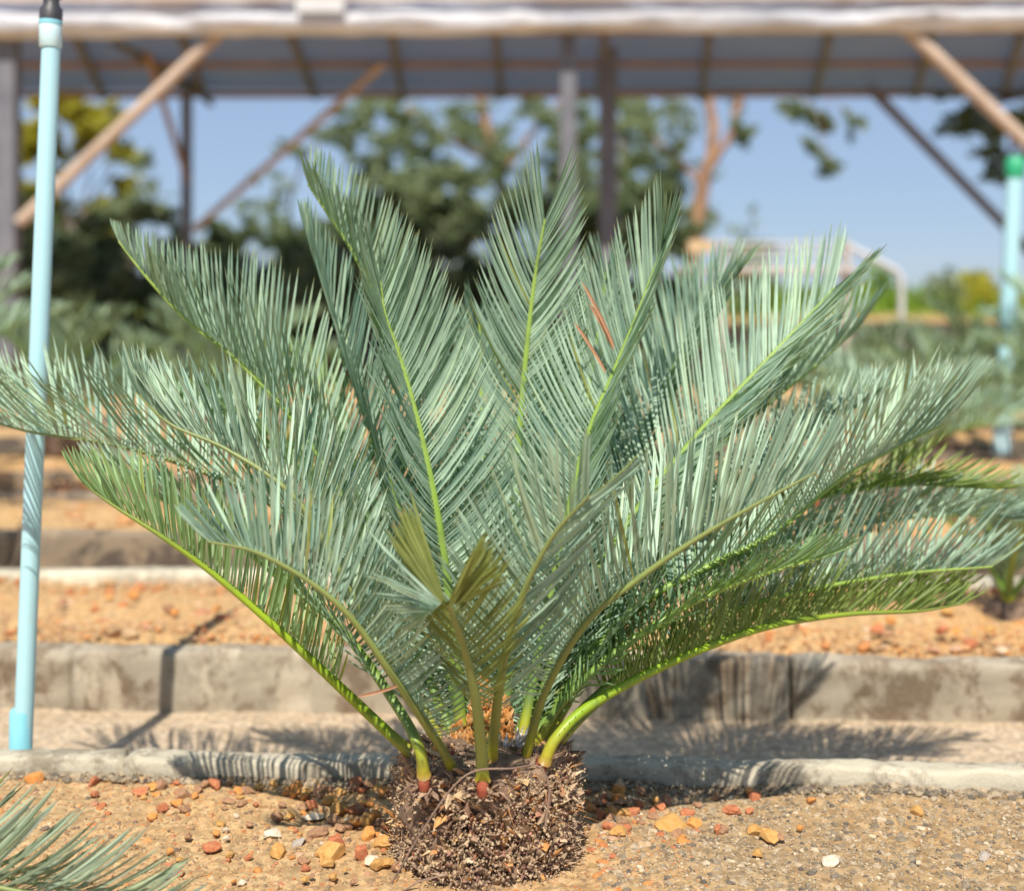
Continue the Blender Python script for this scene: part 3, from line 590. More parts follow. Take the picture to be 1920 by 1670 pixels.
# ground to the horizon (level of the paths)
V = []; F = []
ys = [-3, 1.0, 1.4, 1.8, 2.2, 3, 4, 6, 9, 14, 25, 60, 200, 3000]
xs = [-3000, -200, -40, -8, -3, -1.2, 0, 1.2, 3, 8, 40, 200, 3000]
for y in ys:
    for x in xs: V.append((x, y, -.10))
for j in range(len(ys) - 1):
    for i in range(len(xs) - 1):
        a = j * len(xs) + i; F.append((a, a + 1, a + 1 + len(xs), a + len(xs)))
g = mesh('ground', V, F, M['soil_far']); tag(g, kind='structure')
# path strip behind the first kerb, slightly uneven
def strip(name, x0, x1, y0, y1, z, step, m, amp=.004, f=6, mound=0.0, seed=0, fine=.0):
    xs = np.arange(x0, x1 + 1e-6, step); ny = max(2, int((y1 - y0) / step)); ys = np.linspace(y0, y1, ny + 1)
    V = []
    for y in ys:
        e = math.sin(math.pi * (y - y0) / (y1 - y0))
        for x in xs:
            h = amp * fractal(x, y, 0, 4, f, seed) + mound * e
            if fine: h += fine * fractal(x, y, 0, 3, 90, seed)
            V.append((x, y, z + h))
    n = len(xs); F = [(j * n + i, j * n + i + 1, j * n + n + i + 1, j * n + n + i) for j in range(len(ys) - 1) for i in range(n - 1)]
    o = mesh(name, V, F, m); o.rotation_euler.z = ROT; tag(o, kind='structure'); return o
strip('path', -3, 3, 1.50, 1.99, -.085, .02, M['path'], .006, 5)
strip('bed_soil', -1.3, 1.3, .55, 1.478, -.002, .006, M['soil'], .006, 7, 0, 2, fine=.0022)

for i, (a, b, dy, zt) in enumerate(((-2.0, -.52, .004, .014), (-.516, .50, 0, .018), (.504, 2.0, -.004, .021))):
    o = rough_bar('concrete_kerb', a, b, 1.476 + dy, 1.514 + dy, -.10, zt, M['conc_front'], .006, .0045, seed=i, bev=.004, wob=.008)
    tag(o, ('low pale concrete kerb piece at the left behind the gravel, by the near blue pipe', 'long low pale concrete kerb piece running behind the shaggy trunk',
            'low rough concrete kerb piece at the right edge of the near gravel bed')[i], 'kerb', 'kerb pieces edging the near bed')
rows = []
for k in range(5):
    y0 = 1.97 + k * 1.0; X = 1.6 + 1.1 * k
    cuts = [(-X, -.769), (-.767, .318), (.320, X)] if k == 0 else [(-X, X)]
    for ci, (xa_, xb_) in enumerate(cuts):
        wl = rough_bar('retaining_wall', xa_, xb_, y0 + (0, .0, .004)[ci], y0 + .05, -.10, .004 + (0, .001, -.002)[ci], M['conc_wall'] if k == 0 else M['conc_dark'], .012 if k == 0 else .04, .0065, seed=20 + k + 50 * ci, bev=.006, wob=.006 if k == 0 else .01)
        tag(wl, ('low stained concrete wall piece at the left edge behind the near blue pipe', 'long low stained concrete wall piece right behind the trunk with the pipe shadow on it', 'low stained concrete wall piece at the right edge')[ci] if k == 0 else
            ('', 'low shade-darkened stained concrete wall, second behind the cycad', 'third low concrete wall behind the cycad', 'fourth low concrete wall behind the cycad', 'farthest low concrete wall behind the cycad')[k], 'wall', 'low walls of the planting beds')
    strip('bed_soil', -X, X, y0 + .045, y0 + .515, -.006, .02 if k == 0 else .05, M['soil_far'], .010, 5, .012, 30 + k)
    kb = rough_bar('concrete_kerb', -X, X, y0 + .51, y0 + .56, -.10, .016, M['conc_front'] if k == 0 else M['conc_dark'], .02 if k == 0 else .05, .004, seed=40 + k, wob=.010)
    tag(kb, ('pale concrete kerb at the back of the second bed', 'pale concrete kerb at the back of the third bed', 'pale concrete kerb at the back of the fourth bed',
             'pale concrete kerb at the back of the fifth bed', 'pale concrete kerb at the back of the farthest bed')[k], 'kerb', 'kerbs at the backs of the far beds')
# gravel
M['gravel'] = ramp_attr_mat('gravel grains', [(0, (.16, .12, .09)), (.18, (.30, .19, .10)), (.45, (.46, .28, .13)), (.66, (.52, .35, .19)), (.76, (.55, .24, .07)), (.9, (.42, .14, .06)), (1, (.62, .48, .32))], .85, .4, 400)
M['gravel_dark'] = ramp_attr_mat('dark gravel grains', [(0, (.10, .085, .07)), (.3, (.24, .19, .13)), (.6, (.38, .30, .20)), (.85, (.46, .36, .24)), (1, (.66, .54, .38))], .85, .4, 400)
def bedz(x, y): return -.002 + .006 * fractal(x, y, 0, 4, 7, 2)
cR, sR = math.cos(ROT), math.sin(ROT)
def scatter(n, x0, x1, y0, y1, fn):
    x = RNG.uniform(x0, x1, n); y = RNG.uniform(y0, y1, n)
    z = np.array([fn(a, b) for a, b in zip(x, y)])
    return np.stack([x * cR - y * sR, x * sR + y * cR, z], 1)
n = 21000; p = scatter(n, -.75, .12, 1.02, 1.475, bedz)
s = np.clip(RNG.pareto(2.6, n) * .0009 + .0008, 0, .0055)
V, F, ti = grains(p, s, RNG.random(n)); o = mesh('gravel', V, F, M['gravel'], None, False, {'tint': ti}); tag(o, kind='stuff')
n = 30000; p = scatter(n, .02, .75, 1.02, 1.475, bedz)
s = np.clip(RNG.pareto(2.8, n) * .0009 + .0008, 0, .005)
V, F, ti = grains(p, s, RNG.random(n)); o = mesh('gravel', V, F, M['gravel_dark'], None, False, {'tint': ti}); tag(o, kind='stuff')
n = 9000; p = scatter(n, -1.5, 1.5, 2.02, 2.48, lambda x, y: .004 + .01 * fractal(x, y, 0, 4, 5, 30))
s = np.clip(RNG.pareto(2.2, n) * .0018 + .002, 0, .014)
V, F, ti = grains(p, s, np.clip(RNG.random(n) * .7 + .3, 0, 1)); o = mesh('gravel', V, F, M['gravel'], None, False, {'tint': ti}); tag(o, kind='stuff')
n = 5000; p = scatter(n, -3, 3, 3.02, 4.4, lambda x, y: .006)
V, F, ti = grains(p, np.clip(RNG.pareto(2.2, n) * .004 + .003, 0, .02), np.clip(RNG.random(n) * .6 + .4, 0, 1)); o = mesh('gravel', V, F, M['gravel'], None, False, {'tint': ti}); tag(o, kind='stuff')

n = 5200; p = scatter(n, -.75, .75, 1.452, 1.480, lambda x, y: .001 + bedz(x, y) + .006 * max(0, fractal(x, 0, 0, 3, 9, 5)))  # dark litter crumbs along the kerb, also standing in for its shade
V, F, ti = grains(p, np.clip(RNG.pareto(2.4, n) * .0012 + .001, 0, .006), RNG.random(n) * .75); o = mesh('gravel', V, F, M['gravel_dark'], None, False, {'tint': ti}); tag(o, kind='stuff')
# stones
def stone_mat(name, a, b, scale, rough, bump, dist):
    t = NT(name, .9); c = t.ramp(t.noise(1.6, 8, .7), [(.35, a), (.58, b), (.72, tuple(x * .6 for x in a))])
    c = t.mix(t.ramp(t.noise(2.6, 8, .75), [(.50, (0, 0, 0)), (.64, (.7, .7, .7))]), c, (.50, .30, .12))
    t.col(c); t.bump(t.noise(5, 9, .75), .8, .0015); return t.m
SM = {'orange': stone_mat('orange stone', (.52, .18, .035), (.66, .30, .08), 70, .8, .8, .002), 'red': stone_mat('red stone', (.38, .10, .045), (.50, .18, .08), 70, .8, .8, .002),
      'ochre': stone_mat('ochre stone', (.46, .22, .05), (.58, .34, .11), 70, .85, .8, .002), 'brown': stone_mat('brown stone', (.24, .12, .07), (.38, .21, .12), 60, .7, .6, .002),
      'pale': stone_mat('pale stone', (.52, .42, .30), (.74, .64, .50), 60, .7, .5, .001), 'grey': stone_mat('grey stone', (.30, .27, .24), (.44, .40, .36), 60, .8, .5, .002)}
def subdiv(V, F):
    V = [tuple(v) for v in V]; c = {}; out = []
    def mid(a, b):
        k = (min(a, b), max(a, b))
        if k not in c:
            m_ = np.array(V[a]) + np.array(V[b]); m_ = m_ / np.linalg.norm(m_); V.append(tuple(m_)); c[k] = len(V) - 1
        return c[k]
    for a, b, d in F:
        x, y, z = mid(a, b), mid(b, d), mid(d, a); out += [(a, x, z), (x, b, y), (z, y, d), (x, y, z)]
    return np.array(V), out
SV_, SF_ = subdiv(ICO_V, ICO_F.tolist()); SV_, SF_ = subdiv(SV_, SF_)
smesh = {}
for cn, m_ in SM.items():
    for v in range(4):
        V = []
        for q in SV_:
            d = 1 + .45 * noise.noise(Vector(q * 1.1) + Vector((v * 5.1, hash(cn) % 1 + v, 0))) + .16 * noise.noise(Vector(q * 3.3) + Vector((v * 2.7, 1, 4)))
            # chipped facets
            V.append(q * d)
        V = np.array(V)
        for f_ in range(13):
            nn_ = unit(np.array(RNG.normal(0, 1, 3))); h = .52 + .22 * RNG.random(); t_ = V @ nn_; over = t_ > h
            V[over] -= np.outer(t_[over] - h, nn_) * .9
        me = bpy.data.meshes.new('stone'); me.from_pydata(V.tolist(), [], SF_); me.materials.append(m_); smesh[cn, v] = me
def stone(px, py, size, cn, flat=.6, label=None, group=None, rg=random, Y=None, z=None):
    Y = CAMH * FPX / (py - HZ) if Y is None else Y
    c = P(px, py, Y); size *= .86
    o = bpy.data.objects.new('stone', smesh[cn, rg.randrange(4)])
    o.scale = (size * rg.uniform(.9, 1.2), size * rg.uniform(.8, 1.1), size * flat)
    o.rotation_euler = (rg.uniform(-.3, .3), rg.uniform(-.3, .3), rg.uniform(0, 6.28))
    o.location = (c[0], c[1], size * flat * .22 if z is None else z)
    link(o); tag(o, label, 'stone', group); return o
named = [(68, 1462, .014, 'orange', .9, 'rough orange stone against the kerb at the far left'), (176, 1466, .010, 'red', .8, 'red-brown stone beside the orange one at the kerb, far left'),
 (178, 1490, .009, 'red', .5, 'flat red stone below the kerb joint'), (405, 1472, .011, 'red', .9, 'upright red stone touching the kerb left of the trunk'),
 (512, 1565, .0125, 'pale', .5, 'white flat stone lying alone in the gravel left of the trunk'), (588, 1532, .014, 'pale', .3, 'long cream stone lying above the white stone'),
 (590, 1566, .014, 'brown', .6, 'dark brown smooth stone right of the white stone'), (520, 1600, .013, 'ochre', .8, 'ochre clod below the white stone'),
 (620, 1598, .018, 'ochre', .75, 'large ochre clod left of the trunk'), (560, 1580, .010, 'grey', .5, 'pinkish grey flat stone beneath the brown stone'),
 (632, 1522, .013, 'ochre', .8, 'yellow ochre chunk leaning in the shade left of the trunk'), (400, 1590, .013, 'red', .5, 'rust red lump in the open gravel at left'),
 (695, 1615, .009, 'pale', .8, 'small upright cream stone near the trunk foot'), (670, 1470, .011, 'red', .8, 'dark red stone in shade against the kerb beside the trunk'),
 (285, 1532, .009, 'orange', .6, 'small orange stone above the foreground fronds'), (720, 1580, .016, 'ochre', .5, 'flat tan stone touching the trunk on its left'),
 (1255, 1548, .022, 'ochre', .45, 'broad flat tan stone right of the trunk in part shade'), (1560, 1615, .014, 'pale', .6, 'cream rounded stone alone in the dark gravel at right'),
 (1162, 1485, .012, 'orange', .9, 'orange stone in shade right of the trunk near the kerb'), (1520, 1500, .008, 'orange', .6, 'small orange stone below the kerb at right'),
 (1420, 1600, .008, 'ochre', .6, 'small ochre stone right of the trunk in sunlit gravel'), (1150, 1605, .006, 'red', .6, 'tiny red pebble right of the trunk foot'),
 (1440, 1567, .012, 'ochre', .6, 'yellowish stone at the edge of the shade right of the trunk'), (1280, 1578, .011, 'orange', .5, 'orange stone beneath the broad flat tan stone'),
 (1720, 1520, .010, 'ochre', .6, 'ochre stone near the kerb at far right'), (1845, 1605, .008, 'grey', .6, 'grey pebble at the far right of the gravel')]
for px, py, s_, cn, fl, lb in named: stone(px, py, s_, cn, fl, lb, 'larger stones in the near gravel bed')
rs = random.Random(4)
USED = set()
def say(px, py, size, cn, region):
    big = 'tiny' if size < .0055 else ('small' if size < .0075 else ('middling' if size < .010 else 'fist-like'))
    if region == 'L':
        h = 'left of the red stone' if px < 360 else 'near the upright red stone' if px < 450 else 'between the red and the white stone' if px < 540 else 'near the cream stone' if px < 640 else 'beside the left foot of the trunk'
    else:
        h = 'beside the right foot of the trunk' if px < 1150 else 'just left of the broad tan stone' if px < 1230 else 'around the broad tan stone' if px < 1300 else 'right of the broad tan stone' if px < 1400 else 'far right of the tan stone'
    v = 'against the kerb' if py < 1486 else 'just in front of the kerb' if py < 1510 else 'midway down the bed' if py < 1545 else 'low on the bed' if py < 1590 else 'nearest the camera'
    return '%s %s stone %s, %s' % (big.replace('fist-like', 'larger'), cn, h, v)
def lot(px, py, size, cn, flat, region):
    lb = say(px, py, size, cn, region)
    if lb in USED: return
    USED.add(lb); stone(px, py, size, cn, flat, lb, 'rough stones in the near bed %s of the trunk' % ('left' if region == 'L' else 'right'), rs)
for k in range(95):
    px = rs.uniform(250, 735); py = 1468 + abs(rs.gauss(0, 1)) * 32
    lot(px, min(py, 1600), rs.uniform(.0045, .0105), rs.choice(['orange', 'red', 'ochre', 'brown', 'orange', 'brown']), rs.uniform(.5, .9), 'L')
for k in range(75):
    px = 1090 + abs(rs.gauss(0, 1)) * 150; py = rs.uniform(1482, 1575)
    lot(min(px, 1500), py, rs.uniform(.005, .012), rs.choice(['orange', 'red', 'brown', 'brown', 'ochre', 'red']), rs.uniform(.5, .9), 'R')
for k in range(50):
    px = rs.uniform(300, 720); py = rs.uniform(1520, 1665)
    lot(px, py, rs.uniform(.0035, .0075), rs.choice(['orange', 'red', 'ochre', 'pale', 'brown']), rs.uniform(.4, .8), 'L')
for k in range(30):
    px = rs.uniform(560, 745); py = rs.uniform(1495, 1630)
    lot(px, py, rs.uniform(.006, .013), rs.choice(['orange', 'ochre', 'brown', 'brown', 'red']), rs.uniform(.5, .9), 'L')
for k in range(44):
    right = k % 2; px = rs.uniform(1350, 1920) if right else rs.uniform(60, 700); py = rs.uniform(1120, 1215); cn = rs.choice(['orange', 'orange', 'ochre', 'brown', 'red'] if right else ['ochre', 'pale', 'orange', 'brown'])
    size = rs.uniform(.006, .015)
    if right: h = 'right of the crown' if px < 1540 else 'below right fronds' if px < 1730 else 'far right'
    else: h = 'beside the pipe' if px < 270 else 'around the pipe shadow' if px < 480 else 'under left fronds'
    lb = '%s %s stone on the second bed, %s, %s' % ('bigger' if size > .0105 else 'smaller', cn, h, 'near the wall top' if py > 1168 else 'toward the back kerb')
    if lb in USED: continue
    USED.add(lb); stone(px, py, size, cn, .7, lb, 'stones on the second bed', rs, z=.018)

# dry creeping stem draped over the trunk
b = MB(); b.tube(catmull([P(735, 1655, 1.19), P(790, 1560, 1.18), P(845, 1480, 1.185), P(890, 1445, 1.19), P(960, 1440, 1.185), P(1010, 1436, 1.19), P(1030, 1480, 1.19), P(1022, 1550, 1.185)], 50)[0], .0009, 6)
M['twig'] = simple('dry stem', (.16, .10, .07), (.28, .19, .14), 40, .8)
tag(b.build('dry_stem', M['twig'], None, True), 'thin dry brown stem draped over the shaggy trunk', 'dry stem')
b = MB(); b.tube(catmull([P(758, 1668, 1.165), P(790, 1650, 1.165), P(835, 1640, 1.17)], 12)[0], .0008, 5)
tag(b.build('dry_stem', M['twig'], None, True), 'short dry twig on the ground at the front of the trunk', 'dry stem')

# ------------------------------------------------------------------ pipes
t = NT('pale blue pvc', .38); nz = t.noise(3, 4, sc3=(1, 1, .4)); pc = t.ramp(nz, [(.35, (.38, .65, .72)), (.65, (.46, .72, .78))]); pc = t.mix(t.ramp(t.noise(35, 8, .75), [(.55, (0, 0, 0)), (.75, (.5, .5, .5))]), pc, (.42, .50, .48)); t.col(pc); M['pvc'] = t.m
M['pvc_bright'] = simple('bright blue pvc', (.22, .58, .68), (.28, .62, .72), 10, .35)
M['pvc_pale'] = simple('sun bleached pvc', (.55, .78, .83), (.62, .82, .86), 10, .4)
M['black_plastic'] = simple('black plastic', (.035, .035, .04), (.07, .07, .075), 30, .5)
M['green_plastic'] = simple('green plastic', (.02, .30, .14), (.03, .38, .18), 20, .45)
YP = 1.585
base = P(37, 1425, YP); base[2] = -.09; pt = empty('water_pipe', base)
tag(pt, 'tall pale blue plastic pipe with black sprinkler fitting at the left edge', 'pipe', 'blue irrigation pipes')
def lin(a, b, n=2): return [a + (b - a) * k / (n - 1) for k in range(n)]
top = P(97, 60, YP); dirp = unit(top - P(38, 1400, YP))
b = MB(); b.tube([base, top], .0111, 24); b.build('pipe', M['pvc'], pt, True)
A = P(40, 1330, YP)
b = MB(); b.tube([base - [0, 0, 0], A - dirp * .003, A], [.0136, .0136, .0124], 24); b.build('sleeve', M['pvc_bright'], pt, True)
A = P(94.5, 90, YP); B = P(95, 42, YP)
b = MB(); b.tube([A, A + dirp * .001, B - dirp * .004, B], [.0123, .0132, .0132, .0123], 24); b.build('coupling', M['pvc_pale'], pt, True)
b = MB(); b.tube([B - dirp * .003, B + dirp * .002], .0137, 24); b.build('ring', M['pvc_bright'], pt, True)
Cc = P(96, 0, YP)
b = MB(); b.tube([B + dirp * .001, B + dirp * .016, B + dirp * .020, Cc, Cc + dirp * .03], [.0134, .0134, .0096, .0092, .0092], 16)
b.tube([Cc + [.002, 0, 0], Cc + [.014, 0, .006], Cc + [.020, 0, .016]], .0042, 10)
b.build('sprinkler_fitting', M['black_plastic'], pt, True)
b = MB(); b.tube([Cc + dirp * .03, Cc + dirp * .03 + np.array([.03, 0, .30])], .004, 8); b.build('riser', M['black_plastic'], pt, True)

YQ = 4.6; base = P(1878, 833, YQ); base[2] = 0; pt2 = empty('water_pipe', base)
tag(pt2, 'far pale blue plastic pipe with green cap at the right edge', 'pipe', 'blue irrigation pipes')
top = P(1902, 335, YQ)
b = MB(); b.tube([base, top], .028, 20); b.build('pipe', M['pvc'], pt2, True)
b = MB(); b.tube([base + [0, 0, .01], P(1880, 780, YQ)], .032, 20); b.build('sleeve', M['pvc_pale'], pt2, True)
b = MB(); b.tube([top, P(1903, 322, YQ), P(1904, 300, YQ), P(1904, 294, YQ)], [.030, .034, .034, .022], 20); b.build('cap', M['green_plastic'], pt2, True)

# ------------------------------------------------------------------ other cycads
def radial_cycad(loc, label, nf, FL, seed, height=.35, mat='leaf', lw=.006, sp=.013, LL=.12, tilt=(25, 75), group=None, trunk_h=.12, trunk_rad=.09, az=None, K=5):
    rg = np.random.default_rng(seed); root = empty('cycad', loc); tag(root, label, 'cycad', group)
    loc = np.array(loc, float)
    for k in range(nf):
        a = 2 * math.pi * (k * .382 + rg.random() * .05) if az is None else az[k]
        e0 = math.radians(rg.uniform(*tilt)); rv = np.array([math.cos(a), math.sin(a), 0])
        pts = [loc + np.array([0, 0, trunk_h * .95])]; ang_ = min(e0 + .35, 1.5)
        for j in range(5):
            pts.append(pts[-1] + (rv * math.cos(ang_) + np.array([0, 0, math.sin(ang_)])) * FL / 5 * rg.uniform(.92, 1.05)); ang_ -= rg.uniform(.12, .24)
        frond(root, pts, LL, loc, seed=seed * 31 + k, width=lw, space=sp, mat=mat, rv=rv, K=K, spine=False, r0=.006, start=.2)
    b = MB(); z = np.linspace(-.02, trunk_h, 7); n_ = 14; V = []; F = []
    for zi, zz_ in enumerate(z):
        for i in range(n_):
            an = 6.2832 * i / n_; r_ = trunk_rad * (1 - .25 * (zi / 6) ** 2) * (1 + .15 * rg.normal()) * (1 if zi < 6 else .5)
            V.append(loc + np.array([r_ * math.cos(an), r_ * math.sin(an), zz_]))
    for zi in range(6):
        for i in range(n_):
            j = (i + 1) % n_; F.append((zi * n_ + i, zi * n_ + j, zi * n_ + n_ + j, zi * n_ + n_ + i))
    F.append(tuple(6 * n_ + i for i in range(n_)))
    mesh('trunk', V, F, M['bark'], root)
    return root
# foreground plant at lower left
fg = empty('cycad', (-.66, 1.02, 0)); tag(fg, 'grey-green cycad frond tips poking in at the lower left corner', 'cycad')
fax = np.array([-.66, 1.02, 0])
for i, (pts, L, kw) in enumerate([
  ([np.array([-.66, 1.02, .06]), P(-260, 1640, 1.09), P(-80, 1650, 1.11), P(90, 1680, 1.12), P(230, 1700, 1.13), P(300, 1706, 1.13)], .105, dict(keel=((0, 55), (1, 55)), ang=((0, 60), (.5, 50), (1, 22)), rv=(1, 0, 0))),
  ([np.array([-.66, 1.02, .06]), P(-300, 1560, 1.14), P(-150, 1600, 1.16), P(0, 1640, 1.17), P(120, 1668, 1.17)], .105, dict(keel=((0, 50), (1, 50)), ang=((0, 70), (.6, 60), (1, 30)), rv=(1, .3, 0)))]):
    frond(fg, pts, L, fax, seed=90 + i, up=.3, space=.0078, width=.0031, mat='leaf_grey', tintb=-.1, stalk='stalk_olive', spine=False, mess=1.3, **kw)
b = MB(); b.tube([(-.66, 1.02, -.01), (-.66, 1.02, .02), (-.66, 1.02, .05), (-.66, 1.02, .07)], [.07, .075, .06, .02], 14); b.build('trunk', M['bark'], fg, True)

G = 'cycads in the rows behind'
radial_cycad((.835, 2.22, 0), 'small dark green cycad at the right edge on the second bed', 11, .24, 1, mat='leaf_far', lw=.005, sp=.009, LL=.07, trunk_h=.03, trunk_rad=.04, tilt=(35, 80), group=G)
radial_cycad((-1.60, 3.25, 0), 'blurred blue-grey cycad behind the near blue pipe at left', 14, .62, 2, lw=.007, sp=.012, LL=.13, trunk_h=.16, group=G, tilt=(35, 65))
radial_cycad((-2.2, 4.2, 0), 'far grey-green cycad at the left edge', 12, .55, 3, LL=.13, lw=.009, sp=.018, group=G, tilt=(15, 60), mat='leaf_far')
radial_cycad((-1.2, 5.3, 0), 'far green cycad between the blue pipe and the leftmost fronds', 12, .55, 4, LL=.13, lw=.010, sp=.02, group=G, tilt=(15, 60), mat='leaf_far')
radial_cycad((1.0, 3.35, 0), 'blurred pale cycad left of the far blue pipe', 14, .36, 5, LL=.13, lw=.007, sp=.013, group=G, tilt=(8, 50))
radial_cycad((1.9, 4.3, 0), 'blurred grey-green cycad at the right edge beside the far blue pipe', 14, .60, 6, LL=.13, lw=.009, sp=.017, group=G, tilt=(15, 60))
radial_cycad((1.25, 5.3, 0), 'small far green cycad left of the far blue pipe', 12, .50, 7, LL=.13, lw=.010, sp=.02, group=G, tilt=(8, 45), mat='leaf_far')
radial_cycad((2.45, 6.3, 0), 'farthest green cycad at the right edge', 12, .55, 8, LL=.14, lw=.012, sp=.024, group=G, tilt=(10, 50), mat='leaf_far')
radial_cycad((-1.36, 2.28, 0), 'blurred cycad whose frond reaches in behind the near blue pipe from the left edge', 9, .60, 15, LL=.15, lw=.005, sp=.007, group=G, tilt=(14, 60), trunk_h=.12, az=[0.12, 0.5, 1.2, 1.9, 2.6, 3.3, 4.1, 4.9, 5.75], K=6)
radial_cycad((-1.55, 4.5, 0), 'far green cycad behind the near blue pipe', 14, .5, 10, LL=.14, lw=.010, sp=.017, group=G, tilt=(5, 60), mat='leaf_far')
radial_cycad((-.95, 4.45, 0), 'far green cycad right of the near blue pipe behind the left fronds', 14, .45, 11, LL=.14, lw=.010, sp=.017, group=G, tilt=(5, 60), mat='leaf_far')
radial_cycad((-2.5, 5.4, 0), 'farthest green cycad at the left edge', 12, .55, 12, LL=.14, lw=.011, sp=.02, group=G, tilt=(5, 60), mat='leaf_far')
radial_cycad((1.45, 4.55, 0), 'far green cycad just left of the foot of the far blue pipe', 14, .42, 13, LL=.14, lw=.010, sp=.017, group=G, tilt=(5, 55), mat='leaf_far')
radial_cycad((1.95, 5.4, 0), 'far green cycad right behind the far blue pipe', 14, .5, 14, LL=.14, lw=.011, sp=.018, group=G, tilt=(5, 55), mat='leaf_far')
radial_cycad((.2, 4.3, 0), 'far cycad hidden behind the central upright fronds', 12, .5, 9, LL=.13, lw=.010, sp=.02, group=G, tilt=(10, 50), mat='leaf_far')

# ------------------------------------------------------------------ embankment with grass
def bank():
    xs = np.linspace(-26, 30, 90); ys = np.linspace(11, 26, 34); V = []
    for y in ys:
        for x in xs:
            h = np.interp(y, [11, 12.2, 13.0, 15.5, 18, 26], [-.12, .20, .36, .52, .56, .45]) + .06 * fractal(x, y, 0, 3, .7)
            V.append((x, y, h - (.12 if y < 11.3 else 0)))
    n = len(xs); F = [(j * n + i, j * n + i + 1, j * n + n + i + 1, j * n + n + i) for j in range(len(ys) - 1) for i in range(n - 1)]
    t = NT('orange bank', .95); f = t.noise(1.5, 6)
    sep = t.n('ShaderNodeSeparateXYZ'); t.l(t.tc.outputs['Object'], sep.inputs[0])
    mr = t.n('ShaderNodeMapRange'); mr.inputs[1].default_value = 12.6; mr.inputs[2].default_value = 13.6; t.l(sep.outputs[1], mr.inputs[0])
    soil = t.ramp(f, [(.35, (.42, .20, .09)), (.65, (.55, .34, .18))]); gr = t.ramp(f, [(.35, (.09, .16, .02)), (.65, (.22, .30, .04))])
    t.col(t.mix(mr.outputs[0], soil, gr)); o = mesh('embankment', V, F, t.m); tag(o, kind='structure')
bank()
def leafcards(n, centers, radii, size, rg, squash=.8, hollow=.3):
    k = rg.integers(0, len(centers), n); c = np.array(centers)[k]; r = np.array(radii)[k]
    # every clump is a handful of ragged, stretched sprays
    ns = 9; off = rg.normal(0, .55, (len(centers), ns, 3)); st = rg.normal(0, 1, (len(centers), ns, 3)); st = unit(st)
    q = rg.integers(0, ns, n)
    p = c + r[:, None] * (off[k, q] + st[k, q] * rg.normal(0, .30, (n, 1)) + rg.normal(0, .13, (n, 3))) * np.array([1, 1, squash])
    a = unit(rg.normal(0, 1, (n, 3))); b = unit(np.cross(a, rg.normal(0, 1, (n, 3))))
    s = size * rg.uniform(.6, 1.3, n)[:, None]
    V = np.stack([p - a * s, p + b * s * .45, p + a * s, p - b * s * .45], 1).reshape(-1, 3)
    F = (np.arange(n) * 4)[:, None] + np.arange(4)[None]
    return V, F, np.repeat(np.clip(rg.normal(.5, .22, n), 0, .94), 4)
def fol(name, A, B, trans, tf=.35):
    return leaf_mat(name, A, B, B, trans, tf, .5)
M['fol_dark'] = fol('dark foliage', (.11, .15, .09), (.20, .26, .13), (.22, .30, .10))  # dark and mid greens paled, with distance haze put into the colour
M['fol_mid'] = fol('mid foliage', (.15, .185, .11), (.26, .31, .16), (.26, .34, .12))
M['fol_yellow'] = fol('yellow green foliage', (.28, .29, .04), (.45, .42, .05), (.55, .48, .03), .4)
M['fol_grass'] = fol('bright grass', (.12, .22, .02), (.24, .36, .04), (.3, .45, .03), .4)
M['bark_tree'] = simple('tree bark', (.24, .14, .09), (.45, .26, .15), 6, .9, .6, .02)
M['bark_grey'] = simple('grey tree bark', (.12, .10, .085), (.22, .19, .16), 6, .9, .6, .02)
def tree(nm, label, cat, loc, limbs, blobs, nleaf, lsize, mat, seed, bark='bark_grey', group=None):
    rg = np.random.default_rng(seed); root = empty(nm, loc); tag(root, label, cat, group)
    b = MB()
    for pts, r0, r1 in limbs:
        C_, S_ = catmull(pts, 14); C_ = C_ + rg.normal(0, .012, C_.shape); b.tube(C_, np.linspace(r0, r1, 14), 9)
    b.build('trunk', M[bark], root, True)
    V, F, ti = leafcards(nleaf, [c for c, r in blobs], [r for c, r in blobs], lsize, rg)
    mesh('crown', V, F, M[mat], root, False, {'tint': ti, 'along': np.full(len(ti), .3)})
    return root
def bush(label, px0, px1, pyt, Y, mat, seed, n=7000, size=.055, group='bushes and low trees behind the shelter', nm='bush'):
    rg = np.random.default_rng(seed); cx = (px0 + px1) / 2; w2 = (px1 - px0) / 2 / FPX * Y
    zt = P(cx, pyt, Y)[2]; X = P(cx, pyt, Y)[0]; bl = []
    for k in range(26):
        u = rg.uniform(-1, 1); h = zt * 1.12 * (1 - .25 * u * u); z = rg.uniform(.1, 1) ** .7 * h
        bl.append((np.array([X + u * w2 * .9, Y + rg.uniform(-.5, .5), z - .15]), rg.uniform(.16, .36) * max(.6, w2)))
    base = np.array([X, Y, -.1])
    limbs = [([base, base + [rg.uniform(-.3, .3) * w2, 0, zt * .4], base + [s * w2 * .6, .1, zt * .8]], .04, .01) for s in (-.8, -.2, .4, 1)]
    return tree(nm, label, 'bush', base, limbs, bl, n, size, mat, seed, group=group)
bush('yellow-green leafy tree behind the shelter at far left', 20, 250, 205, 13.5, 'fol_yellow', 1, 30000, .045)
bush('tall yellowish bush left of the near blue pipe, in the corner', -120, 60, 200, 14.2, 'fol_yellow', 2, 5000, .06)
